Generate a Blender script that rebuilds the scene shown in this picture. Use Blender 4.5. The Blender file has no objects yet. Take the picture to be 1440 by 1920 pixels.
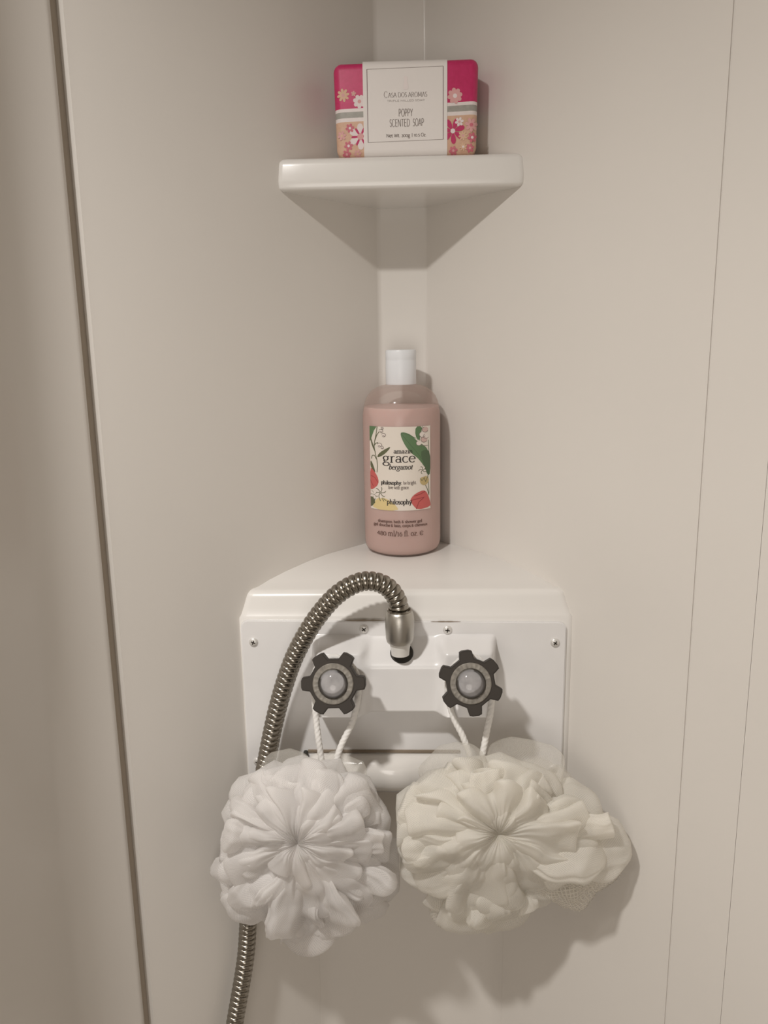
import bpy, bmesh, math, random
from mathutils import Vector, Matrix, noise

SC = bpy.context.scene
COL = SC.collection
PI = math.pi

# ------------------------------------------------------------------ camera, world, lights, exposure
cam = bpy.data.cameras.new('camera')
cam_o = bpy.data.objects.new('camera', cam)
COL.objects.link(cam_o)
cam_o.location = (0.0103, 0.0, 1.40)
cam_o.rotation_euler = (1.3605194, 0.0158622, 0.0332666)
cam.sensor_fit = 'AUTO'
cam.sensor_width = 36.0
cam.lens = 36.0 * 1500.0 / 1920.0
cam.clip_start = 0.01
SC.camera = cam_o
SC.cycles.transparent_max_bounces = 24

W = bpy.data.worlds.new('world')
SC.world = W
W.use_nodes = True
W.node_tree.nodes['Background'].inputs[0].default_value = (0.75, 0.66, 0.56, 1)
W.node_tree.nodes['Background'].inputs[1].default_value = 0.3


def lamp(name, loc, size, power, col, rot=(0, 0, 0)):
    l = bpy.data.lights.new(name, 'AREA')
    l.shape = 'DISK'
    l.size = size
    l.energy = power
    l.color = col
    o = bpy.data.objects.new(name, l)
    o.location = loc
    o.rotation_euler = rot
    COL.objects.link(o)
    return o


# the small ceiling lamp of the shower room, and the bathroom light behind the door side
key = lamp('ceiling_lamp', (-0.31, -0.05, 1.955), 0.065, 7.6, (1.0, 0.965, 0.925))
key.data.spread = math.radians(150)
lamp('room_lamp', (-0.12, -0.75, 1.12), 0.60, 2.9, (1.0, 0.945, 0.885), (PI / 2, 0, 0))

SC.view_settings.view_transform = 'Standard'
SC.view_settings.look = 'None'
SC.view_settings.gamma = 1.0
SC.view_settings.use_curve_mapping = False
SC.view_settings.exposure = 0.07


# ------------------------------------------------------------------ materials
def mat(name, col, rough=0.4, metal=0.0, coat=0.0, bump=0.0, bscale=300.0, var=0.0, vscale=12.0, spec=0.5):
    m = bpy.data.materials.new(name)
    m.use_nodes = True
    nt = m.node_tree
    b = nt.nodes['Principled BSDF']
    b.inputs['Base Color'].default_value = (*col, 1)
    b.inputs['Roughness'].default_value = rough
    b.inputs['Metallic'].default_value = metal
    b.inputs['Coat Weight'].default_value = coat
    b.inputs['Coat Roughness'].default_value = 0.12
    b.inputs['Specular IOR Level'].default_value = spec
    tc = nt.nodes.new('ShaderNodeTexCoord')
    if bump:
        n = nt.nodes.new('ShaderNodeTexNoise')
        n.inputs['Scale'].default_value = bscale
        n.inputs['Detail'].default_value = 3
        nt.links.new(tc.outputs['Object'], n.inputs['Vector'])
        bp = nt.nodes.new('ShaderNodeBump')
        bp.inputs['Strength'].default_value = bump
        bp.inputs['Distance'].default_value = 0.001
        nt.links.new(n.outputs['Fac'], bp.inputs['Height'])
        nt.links.new(bp.outputs['Normal'], b.inputs['Normal'])
    if var:
        n = nt.nodes.new('ShaderNodeTexNoise')
        n.inputs['Scale'].default_value = vscale
        n.inputs['Detail'].default_value = 4
        nt.links.new(tc.outputs['Object'], n.inputs['Vector'])
        r = nt.nodes.new('ShaderNodeValToRGB')
        r.color_ramp.elements[0].position = 0.3
        r.color_ramp.elements[1].position = 0.7
        r.color_ramp.elements[0].color = (*[c * (1 - var) for c in col], 1)
        r.color_ramp.elements[1].color = (*[min(1, c * (1 + var)) for c in col], 1)
        nt.links.new(n.outputs['Fac'], r.inputs['Fac'])
        nt.links.new(r.outputs['Color'], b.inputs['Base Color'])
    return m


M = {}
M['wall'] = mat('cream_fibreglass', (0.735, 0.70, 0.655), 0.34, bump=0.04, bscale=420, coat=0.15, var=0.015, vscale=6)
M['shelf'] = mat('cream_moulded_plastic', (0.785, 0.76, 0.725), 0.28, coat=0.3, bump=0.02, bscale=300)
M['white'] = mat('white_plastic', (0.80, 0.785, 0.775), 0.3, coat=0.2, var=0.02, vscale=30)
M['white_gloss'] = mat('white_glossy_plastic', (0.80, 0.77, 0.73), 0.16, coat=0.5)
M['cap'] = mat('white_cap_plastic', (0.83, 0.85, 0.88), 0.35)
M['floor'] = mat('shower_pan', (0.60, 0.55, 0.49), 0.4, bump=0.1)
M['ceil'] = mat('ceiling_panel', (0.45, 0.41, 0.36), 0.6)
M['gap'] = mat('shaded_joint', (0.58, 0.51, 0.43), 0.8)  # joint backing, its brown tone stands in for shade in the gap
M['chrome'] = mat('hose_steel', (0.33, 0.305, 0.265), 0.24, metal=1.0)
M['ferrule'] = mat('ferrule_steel', (0.50, 0.48, 0.44), 0.38, metal=1.0, bump=0.05, bscale=900)
M['screw'] = mat('screw_steel', (0.74, 0.72, 0.69), 0.35, metal=0.35)
M['dark'] = mat('dark_grey_plastic', (0.044, 0.037, 0.031), 0.6, spec=0.3)
M['slot'] = mat('screw_slot', (0.06, 0.05, 0.04), 0.8)
M['ring'] = mat('taupe_ring', (0.235, 0.215, 0.185), 0.5, metal=0.2, var=0.25, vscale=260, bump=0.3, bscale=600)
M['hub'] = mat('silver_disc', (0.40, 0.39, 0.395), 0.4, metal=0.1, var=0.18, vscale=120)
M['hole'] = mat('black_rubber', (0.03, 0.027, 0.022), 0.7)
M['cord'] = mat('white_cotton_cord', (0.86, 0.84, 0.81), 0.85, bump=0.4, bscale=1500)
M['grime'] = mat('dark_grime_and_shade', (0.24, 0.19, 0.14), 0.9)  # real grime streaks, and the painted shadow line above the bar
M['nipple'] = mat('milky_plastic', (0.74, 0.72, 0.68), 0.3, coat=0.3)


def thin_clear(name, tint, gloss_rough=0.06, k=1.0):
    m = bpy.data.materials.new(name)
    m.use_nodes = True
    nt = m.node_tree
    nt.nodes.remove(nt.nodes['Principled BSDF'])
    out = nt.nodes['Material Output']
    tr = nt.nodes.new('ShaderNodeBsdfTransparent')
    tr.inputs[0].default_value = (*tint, 1)
    gl = nt.nodes.new('ShaderNodeBsdfGlossy')
    gl.inputs['Roughness'].default_value = gloss_rough
    fr = nt.nodes.new('ShaderNodeFresnel')
    fr.inputs[0].default_value = 1.45
    mu = nt.nodes.new('ShaderNodeMath')
    mu.operation = 'MULTIPLY'
    mu.inputs[1].default_value = k
    nt.links.new(fr.outputs[0], mu.inputs[0])
    mx = nt.nodes.new('ShaderNodeMixShader')
    nt.links.new(mu.outputs[0], mx.inputs[0])
    nt.links.new(tr.outputs[0], mx.inputs[1])
    nt.links.new(gl.outputs[0], mx.inputs[2])
    nt.links.new(mx.outputs[0], out.inputs[0])
    return m


M['clear'] = thin_clear('clear_bottle_plastic', (0.985, 0.98, 0.975), 0.12, 0.32)
def milky(m, col, f):
    """slightly frosted plastic: a little of the light scatters at the surface"""
    nt = m.node_tree
    out = nt.nodes['Material Output']
    src = out.inputs[0].links[0].from_socket
    df = nt.nodes.new('ShaderNodeBsdfDiffuse')
    df.inputs[0].default_value = (*col, 1)
    tl = nt.nodes.new('ShaderNodeBsdfTranslucent')
    tl.inputs[0].default_value = (*col, 1)
    ad = nt.nodes.new('ShaderNodeMixShader')
    ad.inputs[0].default_value = 0.5
    nt.links.new(df.outputs[0], ad.inputs[1])
    nt.links.new(tl.outputs[0], ad.inputs[2])
    mx = nt.nodes.new('ShaderNodeMixShader')
    mx.inputs[0].default_value = f
    nt.links.new(src, mx.inputs[1])
    nt.links.new(ad.outputs[0], mx.inputs[2])
    nt.links.new(mx.outputs[0], out.inputs[0])


milky(M['clear'], (0.80, 0.66, 0.60), 0.26)
M['dome'] = thin_clear('clear_acrylic', (0.95, 0.945, 0.94), 0.05, 1.0)

liq = mat('pink_gel', (0.68, 0.505, 0.475), 0.35)
lb = liq.node_tree.nodes['Principled BSDF']
lb.inputs['Subsurface Weight'].default_value = 0.35
lb.inputs['Subsurface Radius'].default_value = (0.02, 0.012, 0.010)
lb.inputs['Subsurface Scale'].default_value = 0.6
M['liquid'] = liq


def flat(name, col, rough=0.55):
    M[name] = mat(name, col, rough)


flat('label_cream', (0.77, 0.70, 0.62))
flat('ink', (0.035, 0.028, 0.025))
flat('ink_soft', (0.22, 0.18, 0.16))
flat('ink_brown', (0.15, 0.085, 0.07))
flat('leaf_green', (0.115, 0.20, 0.095))
flat('leaf_deep', (0.085, 0.135, 0.070))
flat('leaf_olive', (0.12, 0.125, 0.065))
flat('tulip_red', (0.56, 0.12, 0.11))
flat('tulip_dark', (0.30, 0.05, 0.05))
flat('lemon', (0.71, 0.56, 0.27))
flat('bud_yellow', (0.52, 0.40, 0.19))
flat('petal_white', (0.78, 0.70, 0.64))
flat('petal_blush', (0.62, 0.44, 0.40))
flat('sleeve_paper', (0.81, 0.765, 0.735))
flat('emblem_pale', (0.82, 0.74, 0.72))
flat('border_line', (0.16, 0.075, 0.085))
flat('soap_white', (0.80, 0.70, 0.69))
flat('soap_pink', (0.60, 0.155, 0.205))
flat('soap_magenta', (0.52, 0.028, 0.125))
flat('soap_blush', (0.70, 0.37, 0.36))
flat('soap_peach', (0.70, 0.46, 0.31))


def wrapper_mat():
    """printed wrapping paper: peach below, a grey ribbon band between white edges, magenta above"""
    m = bpy.data.materials.new('printed_wrapper')
    m.use_nodes = True
    nt = m.node_tree
    b = nt.nodes['Principled BSDF']
    b.inputs['Roughness'].default_value = 0.45
    tc = nt.nodes.new('ShaderNodeTexCoord')
    sx = nt.nodes.new('ShaderNodeSeparateXYZ')
    nt.links.new(tc.outputs['Object'], sx.inputs[0])
    mu = nt.nodes.new('ShaderNodeMath')
    mu.operation = 'MULTIPLY_ADD'
    mu.inputs[1].default_value = -0.032
    nt.links.new(sx.outputs['X'], mu.inputs[0])
    nt.links.new(sx.outputs['Z'], mu.inputs[2])
    sc = nt.nodes.new('ShaderNodeMath')
    sc.operation = 'MULTIPLY'
    sc.inputs[1].default_value = 10.0
    nt.links.new(mu.outputs[0], sc.inputs[0])
    r = nt.nodes.new('ShaderNodeValToRGB')
    r.color_ramp.interpolation = 'CONSTANT'
    e = r.color_ramp.elements
    e[0].position = 0.0
    e[0].color = (0.67, 0.43, 0.30, 1)
    e[1].position = 0.272
    e[1].color = (0.80, 0.72, 0.70, 1)
    for p, c in ((0.298, (0.36, 0.345, 0.31)), (0.343, (0.80, 0.72, 0.70)), (0.366, (0.56, 0.028, 0.13))):
        k = e.new(p)
        k.color = (*c, 1)
    nt.links.new(sc.outputs[0], r.inputs[0])
    n = nt.nodes.new('ShaderNodeTexNoise')
    n.inputs['Scale'].default_value = 380
    nt.links.new(tc.outputs['Object'], n.inputs['Vector'])
    mx = nt.nodes.new('ShaderNodeMixRGB')
    mx.blend_type = 'SOFT_LIGHT'
    mx.inputs[0].default_value = 0.25
    nt.links.new(r.outputs[0], mx.inputs[1])
    nt.links.new(n.outputs['Fac'], mx.inputs[2])
    nt.links.new(mx.outputs[0], b.inputs['Base Color'])
    return m


M['wrapper'] = wrapper_mat()


def net_mat(name, col, gap, web, cell, thread):
    """fine knitted netting: threads scatter and let light through, the rest of each mesh is open"""
    m = bpy.data.materials.new(name)
    m.use_nodes = True
    nt = m.node_tree
    nt.nodes.remove(nt.nodes['Principled BSDF'])
    out = nt.nodes['Material Output']
    df = nt.nodes.new('ShaderNodeBsdfDiffuse')
    df.inputs[0].default_value = (*col, 1)
    tl = nt.nodes.new('ShaderNodeBsdfTranslucent')
    tl.inputs[0].default_value = (*col, 1)
    m1 = nt.nodes.new('ShaderNodeMixShader')
    m1.inputs[0].default_value = 0.46
    nt.links.new(df.outputs[0], m1.inputs[1])
    nt.links.new(tl.outputs[0], m1.inputs[2])
    tr = nt.nodes.new('ShaderNodeBsdfTransparent')
    uv = nt.nodes.new('ShaderNodeUVMap')
    sx = nt.nodes.new('ShaderNodeSeparateXYZ')
    nt.links.new(uv.outputs[0], sx.inputs[0])

    def node(op, a, b=None):
        q = nt.nodes.new('ShaderNodeMath')
        q.operation = op
        for i, v in enumerate((a, b)):
            if v is None:
                continue
            if isinstance(v, (int, float)):
                q.inputs[i].default_value = v
            else:
                nt.links.new(v, q.inputs[i])
        return q.outputs[0]
    k = 2 * PI / cell
    u = node('MULTIPLY', sx.outputs['X'], k)
    v = node('MULTIPLY', sx.outputs['Y'], k * 0.55)
    a = node('ABSOLUTE', node('SINE', node('ADD', u, v)))
    b = node('ABSOLUTE', node('SINE', node('SUBTRACT', u, v)))
    mn = node('MINIMUM', a, b)
    hole = node('GREATER_THAN', mn, thread)
    fac = node('ADD', node('MULTIPLY', hole, gap - web), web)
    m2 = nt.nodes.new('ShaderNodeMixShader')
    nt.links.new(fac, m2.inputs[0])
    nt.links.new(m1.outputs[0], m2.inputs[1])
    nt.links.new(tr.outputs[0], m2.inputs[2])
    nt.links.new(m2.outputs[0], out.inputs[0])
    return m


M['net_white'] = net_mat('white_netting', (0.97, 0.95, 0.935), 0.43, 0.23, 0.0020, 0.40)
M['net_cream'] = net_mat('cream_netting', (0.965, 0.94, 0.885), 0.42, 0.22, 0.0020, 0.40)
M['net_open'] = net_mat('open_cream_netting', (0.94, 0.91, 0.85), 0.80, 0.10, 0.0050, 0.42)
M['net_sheer'] = net_mat('sheer_cream_netting', (0.94, 0.91, 0.85), 0.84, 0.58, 0.0018, 0.35)
M['net_core'] = mat('packed_netting', (0.80, 0.72, 0.62), 0.9, bump=0.5, bscale=500)


# ------------------------------------------------------------------ helpers
def link(name, me, m=None, parent=None):
    o = bpy.data.objects.new(name, me)
    COL.objects.link(o)
    if m is not None:
        for x in (m if isinstance(m, (list, tuple)) else [m]):
            me.materials.append(x)
    if parent is not None:
        o.parent = parent
    return o


def mesh(name, verts, faces, m=None, parent=None, smooth=False, sharp=None):
    me = bpy.data.meshes.new(name)
    me.from_pydata([tuple(v) for v in verts], [], faces)
    me.update()
    bm = bmesh.new()
    bm.from_mesh(me)
    bmesh.ops.recalc_face_normals(bm, faces=bm.faces)
    if smooth:
        for f in bm.faces:
            f.smooth = True
        lim = math.radians(sharp or 40)
        for e in bm.edges:
            if len(e.link_faces) == 2 and e.calc_face_angle(0) > lim:
                e.smooth = False
    bm.to_mesh(me)
    bm.free()
    return link(name, me, m, parent)


def from_bm(name, bm, m=None, parent=None, smooth=True, sharp=40):
    me = bpy.data.meshes.new(name)
    bmesh.ops.recalc_face_normals(bm, faces=bm.faces)
    if smooth:
        lim = math.radians(sharp)
        for f in bm.faces:
            f.smooth = True
        for e in bm.edges:
            if len(e.link_faces) == 2 and e.calc_face_angle(0) > lim:
                e.smooth = False
    bm.to_mesh(me)
    bm.free()
    return link(name, me, m, parent)


def thing(name, label, cat, loc, group=None):
    o = bpy.data.objects.new(name, None)
    o.empty_display_size = 0.02
    o.location = loc
    COL.objects.link(o)
    o['label'] = label
    o['category'] = cat
    if group:
        o['group'] = group
    return o


def struct(o):
    o['kind'] = 'structure'
    return o


def off(o, loc):
    """shift mesh data so that world coordinates stay true under a parent at loc"""
    o.data.transform(Matrix.Translation(-Vector(loc)))
    return o


def lathe(name, prof, m, parent=None, seg=48, sharp=35):
    verts, faces = [], []
    n = len(prof)
    for r, z in prof:
        for k in range(seg):
            a = 2 * PI * k / seg
            verts.append((max(r, 1e-5) * math.cos(a), max(r, 1e-5) * math.sin(a), z))
    for i in range(n - 1):
        for k in range(seg):
            k2 = (k + 1) % seg
            faces.append((i * seg + k, i * seg + k2, (i + 1) * seg + k2, (i + 1) * seg + k))
    faces.append(tuple(range(seg))[::-1])
    faces.append(tuple((n - 1) * seg + k for k in range(seg)))
    return mesh(name, verts, faces, m, parent, True, sharp)


def catmull(P, step):
    P = [Vector(p) for p in P]
    Q = [P[0] * 2 - P[1]] + P + [P[-1] * 2 - P[-2]]
    out = []
    for i in range(1, len(Q) - 2):
        for k in range(40):
            t = k / 40
            a, b, c, d = Q[i - 1], Q[i], Q[i + 1], Q[i + 2]
            out.append(0.5 * ((2 * b) + (c - a) * t + (2 * a - 5 * b + 4 * c - d) * t * t + (3 * b - a - 3 * c + d) * t ** 3))
    out.append(Q[-2])
    res = [out[0]]
    acc = 0.0
    for i in range(1, len(out)):
        seg = (out[i] - out[i - 1])
        L = seg.length
        pos = 0.0
        while acc + (L - pos) >= step:
            pos += step - acc
            res.append(out[i - 1] + seg * (pos / L))
            acc = 0.0
        acc += L - pos
    return res


def sweep(name, pts, rad, m, parent=None, seg=16, sharp=60, cap=True):
    """rad(i, s, angle) -> radius"""
    verts, faces = [], []
    n = len(pts)
    T = [(pts[min(i + 1, n - 1)] - pts[max(i - 1, 0)]).normalized() for i in range(n)]
    u = T[0].orthogonal().normalized()
    s = 0.0
    for i in range(n):
        if i:
            s += (pts[i] - pts[i - 1]).length
            u = (u - T[i] * u.dot(T[i])).normalized()
        v = T[i].cross(u)
        for k in range(seg):
            a = 2 * PI * k / seg
            verts.append(pts[i] + (u * math.cos(a) + v * math.sin(a)) * rad(i, s, a))
    for i in range(n - 1):
        for k in range(seg):
            k2 = (k + 1) % seg
            faces.append((i * seg + k, i * seg + k2, (i + 1) * seg + k2, (i + 1) * seg + k))
    if cap:
        faces.append(tuple(range(seg))[::-1])
        faces.append(tuple((n - 1) * seg + k for k in range(seg)))
    return mesh(name, verts, faces, m, parent, True, sharp)


def wall_strip(name, pts, z0, z1, t, m, nz=1):
    """vertical panel: plan polyline (room on its right-hand side), thickness t outward"""
    n = len(pts)
    P = [Vector((p[0], p[1])) for p in pts]
    Nn = []
    for i in range(n):
        d = (P[min(i + 1, n - 1)] - P[max(i - 1, 0)]).normalized()
        Nn.append(Vector((-d.y, d.x)))
    ring = P + [P[i] + Nn[i] * t for i in reversed(range(n))]
    k = len(ring)
    verts, faces = [], []
    for j in range(nz + 1):
        z = z0 + (z1 - z0) * j / nz
        verts += [(p.x, p.y, z) for p in ring]
    for j in range(nz):
        for i in range(k):
            i2 = (i + 1) % k
            faces.append((j * k + i, j * k + i2, (j + 1) * k + i2, (j + 1) * k + i))
    for i in range(n - 1):
        a, b, c, d = i, i + 1, k - 2 - i, k - 1 - i
        faces.append((a, b, c, d))
        faces.append(tuple(nz * k + q for q in (d, c, b, a)))
    return struct(mesh(name, verts, faces, m, None, True, 30))


def arc2(c, r, a0, a1, n):
    return [(c[0] + r * math.cos(a0 + (a1 - a0) * i / n), c[1] + r * math.sin(a0 + (a1 - a0) * i / n)) for i in range(n + 1)]


def rbox(x0, x1, y0, y1, z0, z1, r, seg=4):
    bm = bmesh.new()
    bmesh.ops.create_cube(bm, size=1.0)
    for v in bm.verts:
        v.co = Vector(((x0 + x1) / 2 + v.co.x * (x1 - x0), (y0 + y1) / 2 + v.co.y * (y1 - y0), (z0 + z1) / 2 + v.co.z * (z1 - z0)))
    bmesh.ops.bevel(bm, geom=list(bm.edges), offset=r, segments=seg, profile=0.5, affect='EDGES', clamp_overlap=True)
    return bm


# ------------------------------------------------------------------ the room
A40 = math.radians(40)
dL = Vector((-math.sin(A40), -math.cos(A40)))     # along the left wall, away from the corner
dR = Vector((math.sin(A40), -math.cos(A40)))
nL = Vector((math.cos(A40), -math.sin(A40)))      # into the room
nR = Vector((-math.cos(A40), -math.sin(A40)))
YC = 0.75
AX = 0.003
HC = 0.0215
cL = Vector((AX - HC, YC))
cR = Vector((AX + HC, YC))
TANA = math.tan(A40)
ZT = 2.0


def hw(Y):
    """half width of the corner at depth Y"""
    return HC + (YC - Y) * TANA


# fillets at both edges of the narrow corner face
def fillet(c, d0, d1, r, n=6):
    d0, d1 = Vector(d0).normalized(), Vector(d1).normalized()
    half = d0.angle(d1) / 2
    t = r / math.tan(half)
    p0, p1 = c + d0 * t, c + d1 * t
    cen = c + (d0 + d1).normalized() * (r / math.sin(half))
    a0 = math.atan2(p0.y - cen.y, p0.x - cen.x)
    a1 = math.atan2(p1.y - cen.y, p1.x - cen.x)
    while a1 - a0 > PI:
        a1 -= 2 * PI
    while a1 - a0 < -PI:
        a1 += 2 * PI
    return [Vector(p) for p in arc2(cen, r, a0, a1, n)]


fl = fillet(cL, dL, Vector((1, 0)), 0.006)
fr = fillet(cR, Vector((-1, 0)), dR, 0.0035)
wall_strip('wall_corner', fl + fr, 0.0, ZT, 0.008, M['wall'])
lw0 = cL + dL * 0.282
wall_strip('wall_left', [lw0, cL + dL * 0.15, fl[0]], 0.0, ZT, 0.008, M['wall'])
rw0 = cR + dR * 0.279
wall_strip('wall_right', [fr[-1], cR + dR * 0.15, rw0], 0.0, ZT, 0.008, M['wall'])

# the wider corner face below the faucet ledge
YB = 0.679
hb = hw(YB)
bl = Vector((AX - hb, YB)) + Vector((0, -0.0003))
br = Vector((AX + hb, YB)) + Vector((0, -0.0003))
lo = fillet(bl, dL, Vector((1, 0)), 0.022, 8) + fillet(br, Vector((-1, 0)), dR, 0.03, 8)
wall_strip('wall_corner_lower', lo, 0.0, 1.03, 0.003, M['wall'])

# left jamb: rounded edge beside the open joint, a flat strip, then a fold towards the door
g0 = cL + dL * 0.2888 + nL * 0.0015
edge = [g0 - nL * 0.009 + dL * 0.0006]
for i in range(7):
    a = i / 6 * PI / 2
    edge.append(g0 - nL * 0.006 + dL * 0.006 + nL * (0.006 * math.sin(a)) - dL * (0.006 * math.cos(a)))
dS = Vector((-0.52, -0.854)).normalized()
nS = Vector((dS.y, -dS.x)) * -1.0
if nS.x < 0:
    nS = -nS
s1 = g0 + dL * 0.006 + dS * 0.028
dF = Vector((-0.07, -0.9975)).normalized()
bend = []
for i in range(9):
    t = i / 8
    d = (dS * (1 - t) + dF * t)
    bend.append(d)
p = s1.copy()
curve = [p.copy()]
for d in bend:
    p = p + d.normalized() * 0.0035
    curve.append(p.copy())
p = p + dF * 0.10
curve.append(p.copy())
jam_end = p.copy()
pl = list(reversed(edge + [s1 - dS * 0.012] + curve))
wall_strip('trim_1', pl, 0.0, ZT, 0.006, M['wall'])
# backing behind the joint, browned to paint in its shade
bk = [cL + dL * 0.31 - nL * 0.0085, cL + dL * 0.27 - nL * 0.0085]
wall_strip('trim_2', bk, 0.0, ZT, 0.003, M['gap'])

# right strip beyond the seam, then a second seam and the panel that follows
r0 = cR + dR * 0.2804
wall_strip('trim_3', [r0, r0 + dR * 0.004, cR + dR * 0.323], 0.0, ZT, 0.008, M['wall'])
wall_strip('trim_4', [cR + dR * 0.27 - nR * 0.0012, cR + dR * 0.34 - nR * 0.0012], 0.0, ZT, 0.003, M['wall'])
r1 = cR + dR * 0.3233
rend = r1 + dR * 0.12
wall_strip('trim_5', [r1, rend], 0.0, ZT, 0.008, M['wall'])

# rest of the small bathroom, behind the photographer
wall_strip('wall_west', [(-0.62, -0.95), (-0.62, 0.30), (jam_end.x - 0.002, jam_end.y - 0.003)], 0.0, ZT, 0.01, M['ceil'])
wall_strip('wall_east', [(rend.x + 0.002, rend.y - 0.003), (0.62, 0.30), (0.62, -0.95)], 0.0, ZT, 0.01, M['ceil'])
wall_strip('wall_south', [(0.62, -0.95), (-0.62, -0.95)], 0.0, ZT, 0.01, M['ceil'])


def slab(name, z0, z1, m):
    v = [(-0.63, -0.96, z0), (0.63, -0.96, z0), (0.63, 0.80, z0), (-0.63, 0.80, z0)]
    v += [(x, y, z1) for x, y, _ in v]
    struct(mesh(name, v, [(3, 2, 1, 0), (4, 5, 6, 7), (0, 1, 5, 4), (1, 2, 6, 5), (2, 3, 7, 6), (3, 0, 4, 7)], m))


slab('floor', -0.02, 0.0, M['floor'])
slab('ceiling', ZT, ZT + 0.02, M['ceil'])


# ------------------------------------------------------------------ moulded shelves
def shelf_body(name, prof, ext, m, round_end=0.0, rfront=None, nx=10):
    """(Y, z) profile run across the corner; ends sink 1 mm into the side walls.
    round_end: the front corners roll back over that length"""
    verts, faces = [], []
    cols = []
    if round_end:
        for i in range(7):
            cols.append(i / 6.0)
    n = len(prof)
    xs = []
    for i in range(7):
        a = i / 6 * PI / 2
        xs.append(('e', 1 - math.sin(a), math.cos(a)))       # left end: inset factor, push back factor
    stations = []
    for side in (-1, 1):
        st = []
        for i in range(7):
            a = i / 6 * PI / 2
            st.append((round_end * (1 - math.sin(a)), round_end * (1 - math.cos(PI / 2 - a)) if False else round_end * (1 - math.sin(a))))
    grid = []
    ncol = 2 * 7 + nx
    for c in range(ncol):
        col = []
        for (Y, z) in prof:
            front = max(0.0, min(1.0, (ext - Y) / 0.03)) if round_end else 0.0
            if c < 7:
                a = c / 6 * PI / 2
                push = round_end * (1 - math.sin(a)) * front
                inset = round_end * (1 - math.cos(a)) * front
                Yp = Y + push
                base = hw(Y) if not front else hw(Y) - 0.0
                x = AX - base + inset
                if c == 0:
                    x = AX - hw(Yp) - 0.001
                col.append((x, Yp, z))
            elif c >= ncol - 7:
                k = ncol - 1 - c
                a = k / 6 * PI / 2
                push = round_end * (1 - math.sin(a)) * front
                inset = round_end * (1 - math.cos(a)) * front
                Yp = Y + push
                x = AX + hw(Y) - inset
                if k == 0:
                    x = AX + hw(Yp) + 0.001
                col.append((x, Yp, z))
            else:
                t = (c - 6) / (nx + 1)
                inset = round_end * front
                x = (AX - hw(Y) + inset) * (1 - t) + (AX + hw(Y) - inset) * t
                col.append((x, Y, z))
        grid.append(col)
    for col in grid:
        verts += col
    for c in range(ncol - 1):
        for j in range(n):
            j2 = (j + 1) % n
            faces.append((c * n + j, c * n + j2, (c + 1) * n + j2, (c + 1) * n + j))
    faces.append(tuple(range(n))[::-1])
    faces.append(tuple((ncol - 1) * n + j for j in range(n)))
    return mesh(name, verts, faces, m, None, True, 50)


# upper corner shelf
zs = 1.5405
prof = [(0.752, 1.555), (0.7495, 1.548), (0.745, 1.5425), (0.738, zs), (0.70, zs), (0.6675, zs)]
for i in range(1, 7):
    a = i / 6 * PI / 2
    prof.append((0.6675 - 0.006 * math.sin(a), zs - 0.006 + 0.006 * math.cos(a)))
prof += [(0.6605, 1.5240)]
for i in range(1, 6):
    a = i / 5 * PI / 2
    prof.append((0.6645 - 0.004 * math.cos(a), 1.5200 - 0.004 * math.sin(a)))
prof += [(0.69, 1.5156), (0.752, 1.5150)]
o = shelf_body('corner_shelf', prof, 0.685, M['shelf'], round_end=0.006)
o['label'] = 'small cream moulded corner shelf under the soap box'
o['category'] = 'shelf'

# lower ledge: flat seat, rolled front edge, front face that carries the faucet plate
zl = 1.2138
prof = [(0.752, 1.228), (0.7500, 1.2215), (0.7455, 1.2165), (0.739, zl), (0.71, zl), (0.692, zl), (0.674, 1.2122), (0.655, 1.2092), (0.640, 1.2060), (0.630, 1.2030)]
for i in range(1, 7):
    a = i / 6 * math.radians(72)
    prof.append((0.6265 - 0.0075 * math.sin(a) - 0.0, 1.1945 + 0.0082 * math.cos(a)))
prof += [(0.6170, 1.1900), (0.6145, 1.1835), (0.6130, 1.1815), (0.6128, 1.15), (0.6128, 1.10), (0.6128, 1.040)]
for i in range(1, 7):
    a = i / 6 * PI / 2
    prof.append((0.6208 - 0.008 * math.cos(a), 1.036 - 0.012 * math.sin(a)))
prof += [(0.64, 1.021), (0.668, 1.016), (0.676, 1.010), (0.681, 1.0)]
prof += [(0.69, 1.0), (0.752, 1.0)]
o = shelf_body('corner_ledge', prof, 0.65, M['shelf'], round_end=0.007)
o['label'] = 'wide cream moulded corner ledge under the pink bottle, faucet plate on its front'
o['category'] = 'ledge'

# ------------------------------------------------------------------ faucet
FL = (0.0, 0.6128, 1.10)
fau = thing('shower_faucet', 'white plastic two-knob shower faucet plate screwed to the front of the lower ledge', 'faucet', FL)
YP = 0.6103
# plate: rounded rectangle, slightly askew
bm = bmesh.new()
outl = []
for (cx, cz, a0) in ((-0.1235, 1.1745, PI / 2), (-0.1235, 1.034, PI), (0.126, 1.034, 1.5 * PI), (0.126, 1.1720, 0)):
    for i in range(6):
        a = a0 + (PI / 2) * i / 5 if a0 != 0 else (PI / 2) * i / 5
        outl.append((cx + 0.0065 * math.cos(a), cz + 0.0065 * math.sin(a)))
vs = [bm.verts.new((x, 0.6130, z)) for x, z in outl]
f = bm.faces.new(vs)
r = bmesh.ops.extrude_face_region(bm, geom=[f])
nv = [g for g in r['geom'] if isinstance(g, bmesh.types.BMVert)]
bmesh.ops.translate(bm, verts=nv, vec=(0, YP - 0.6130, 0))
fe = [e for e in bm.edges if all(abs(v.co.y - YP) < 1e-6 for v in e.verts)]
bmesh.ops.bevel(bm, geom=fe, offset=0.0009, segments=2, affect='EDGES')
plate = off(from_bm('plate', bm, M['white'], fau, True, 30), FL)

# valve cover: a height field proud of the plate with two bosses and a sloping saddle between them
def sstep(a, b, x):
    t = max(0.0, min(1.0, (x - a) / (b - a)))
    return t * t * (3 - 2 * t)


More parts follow.
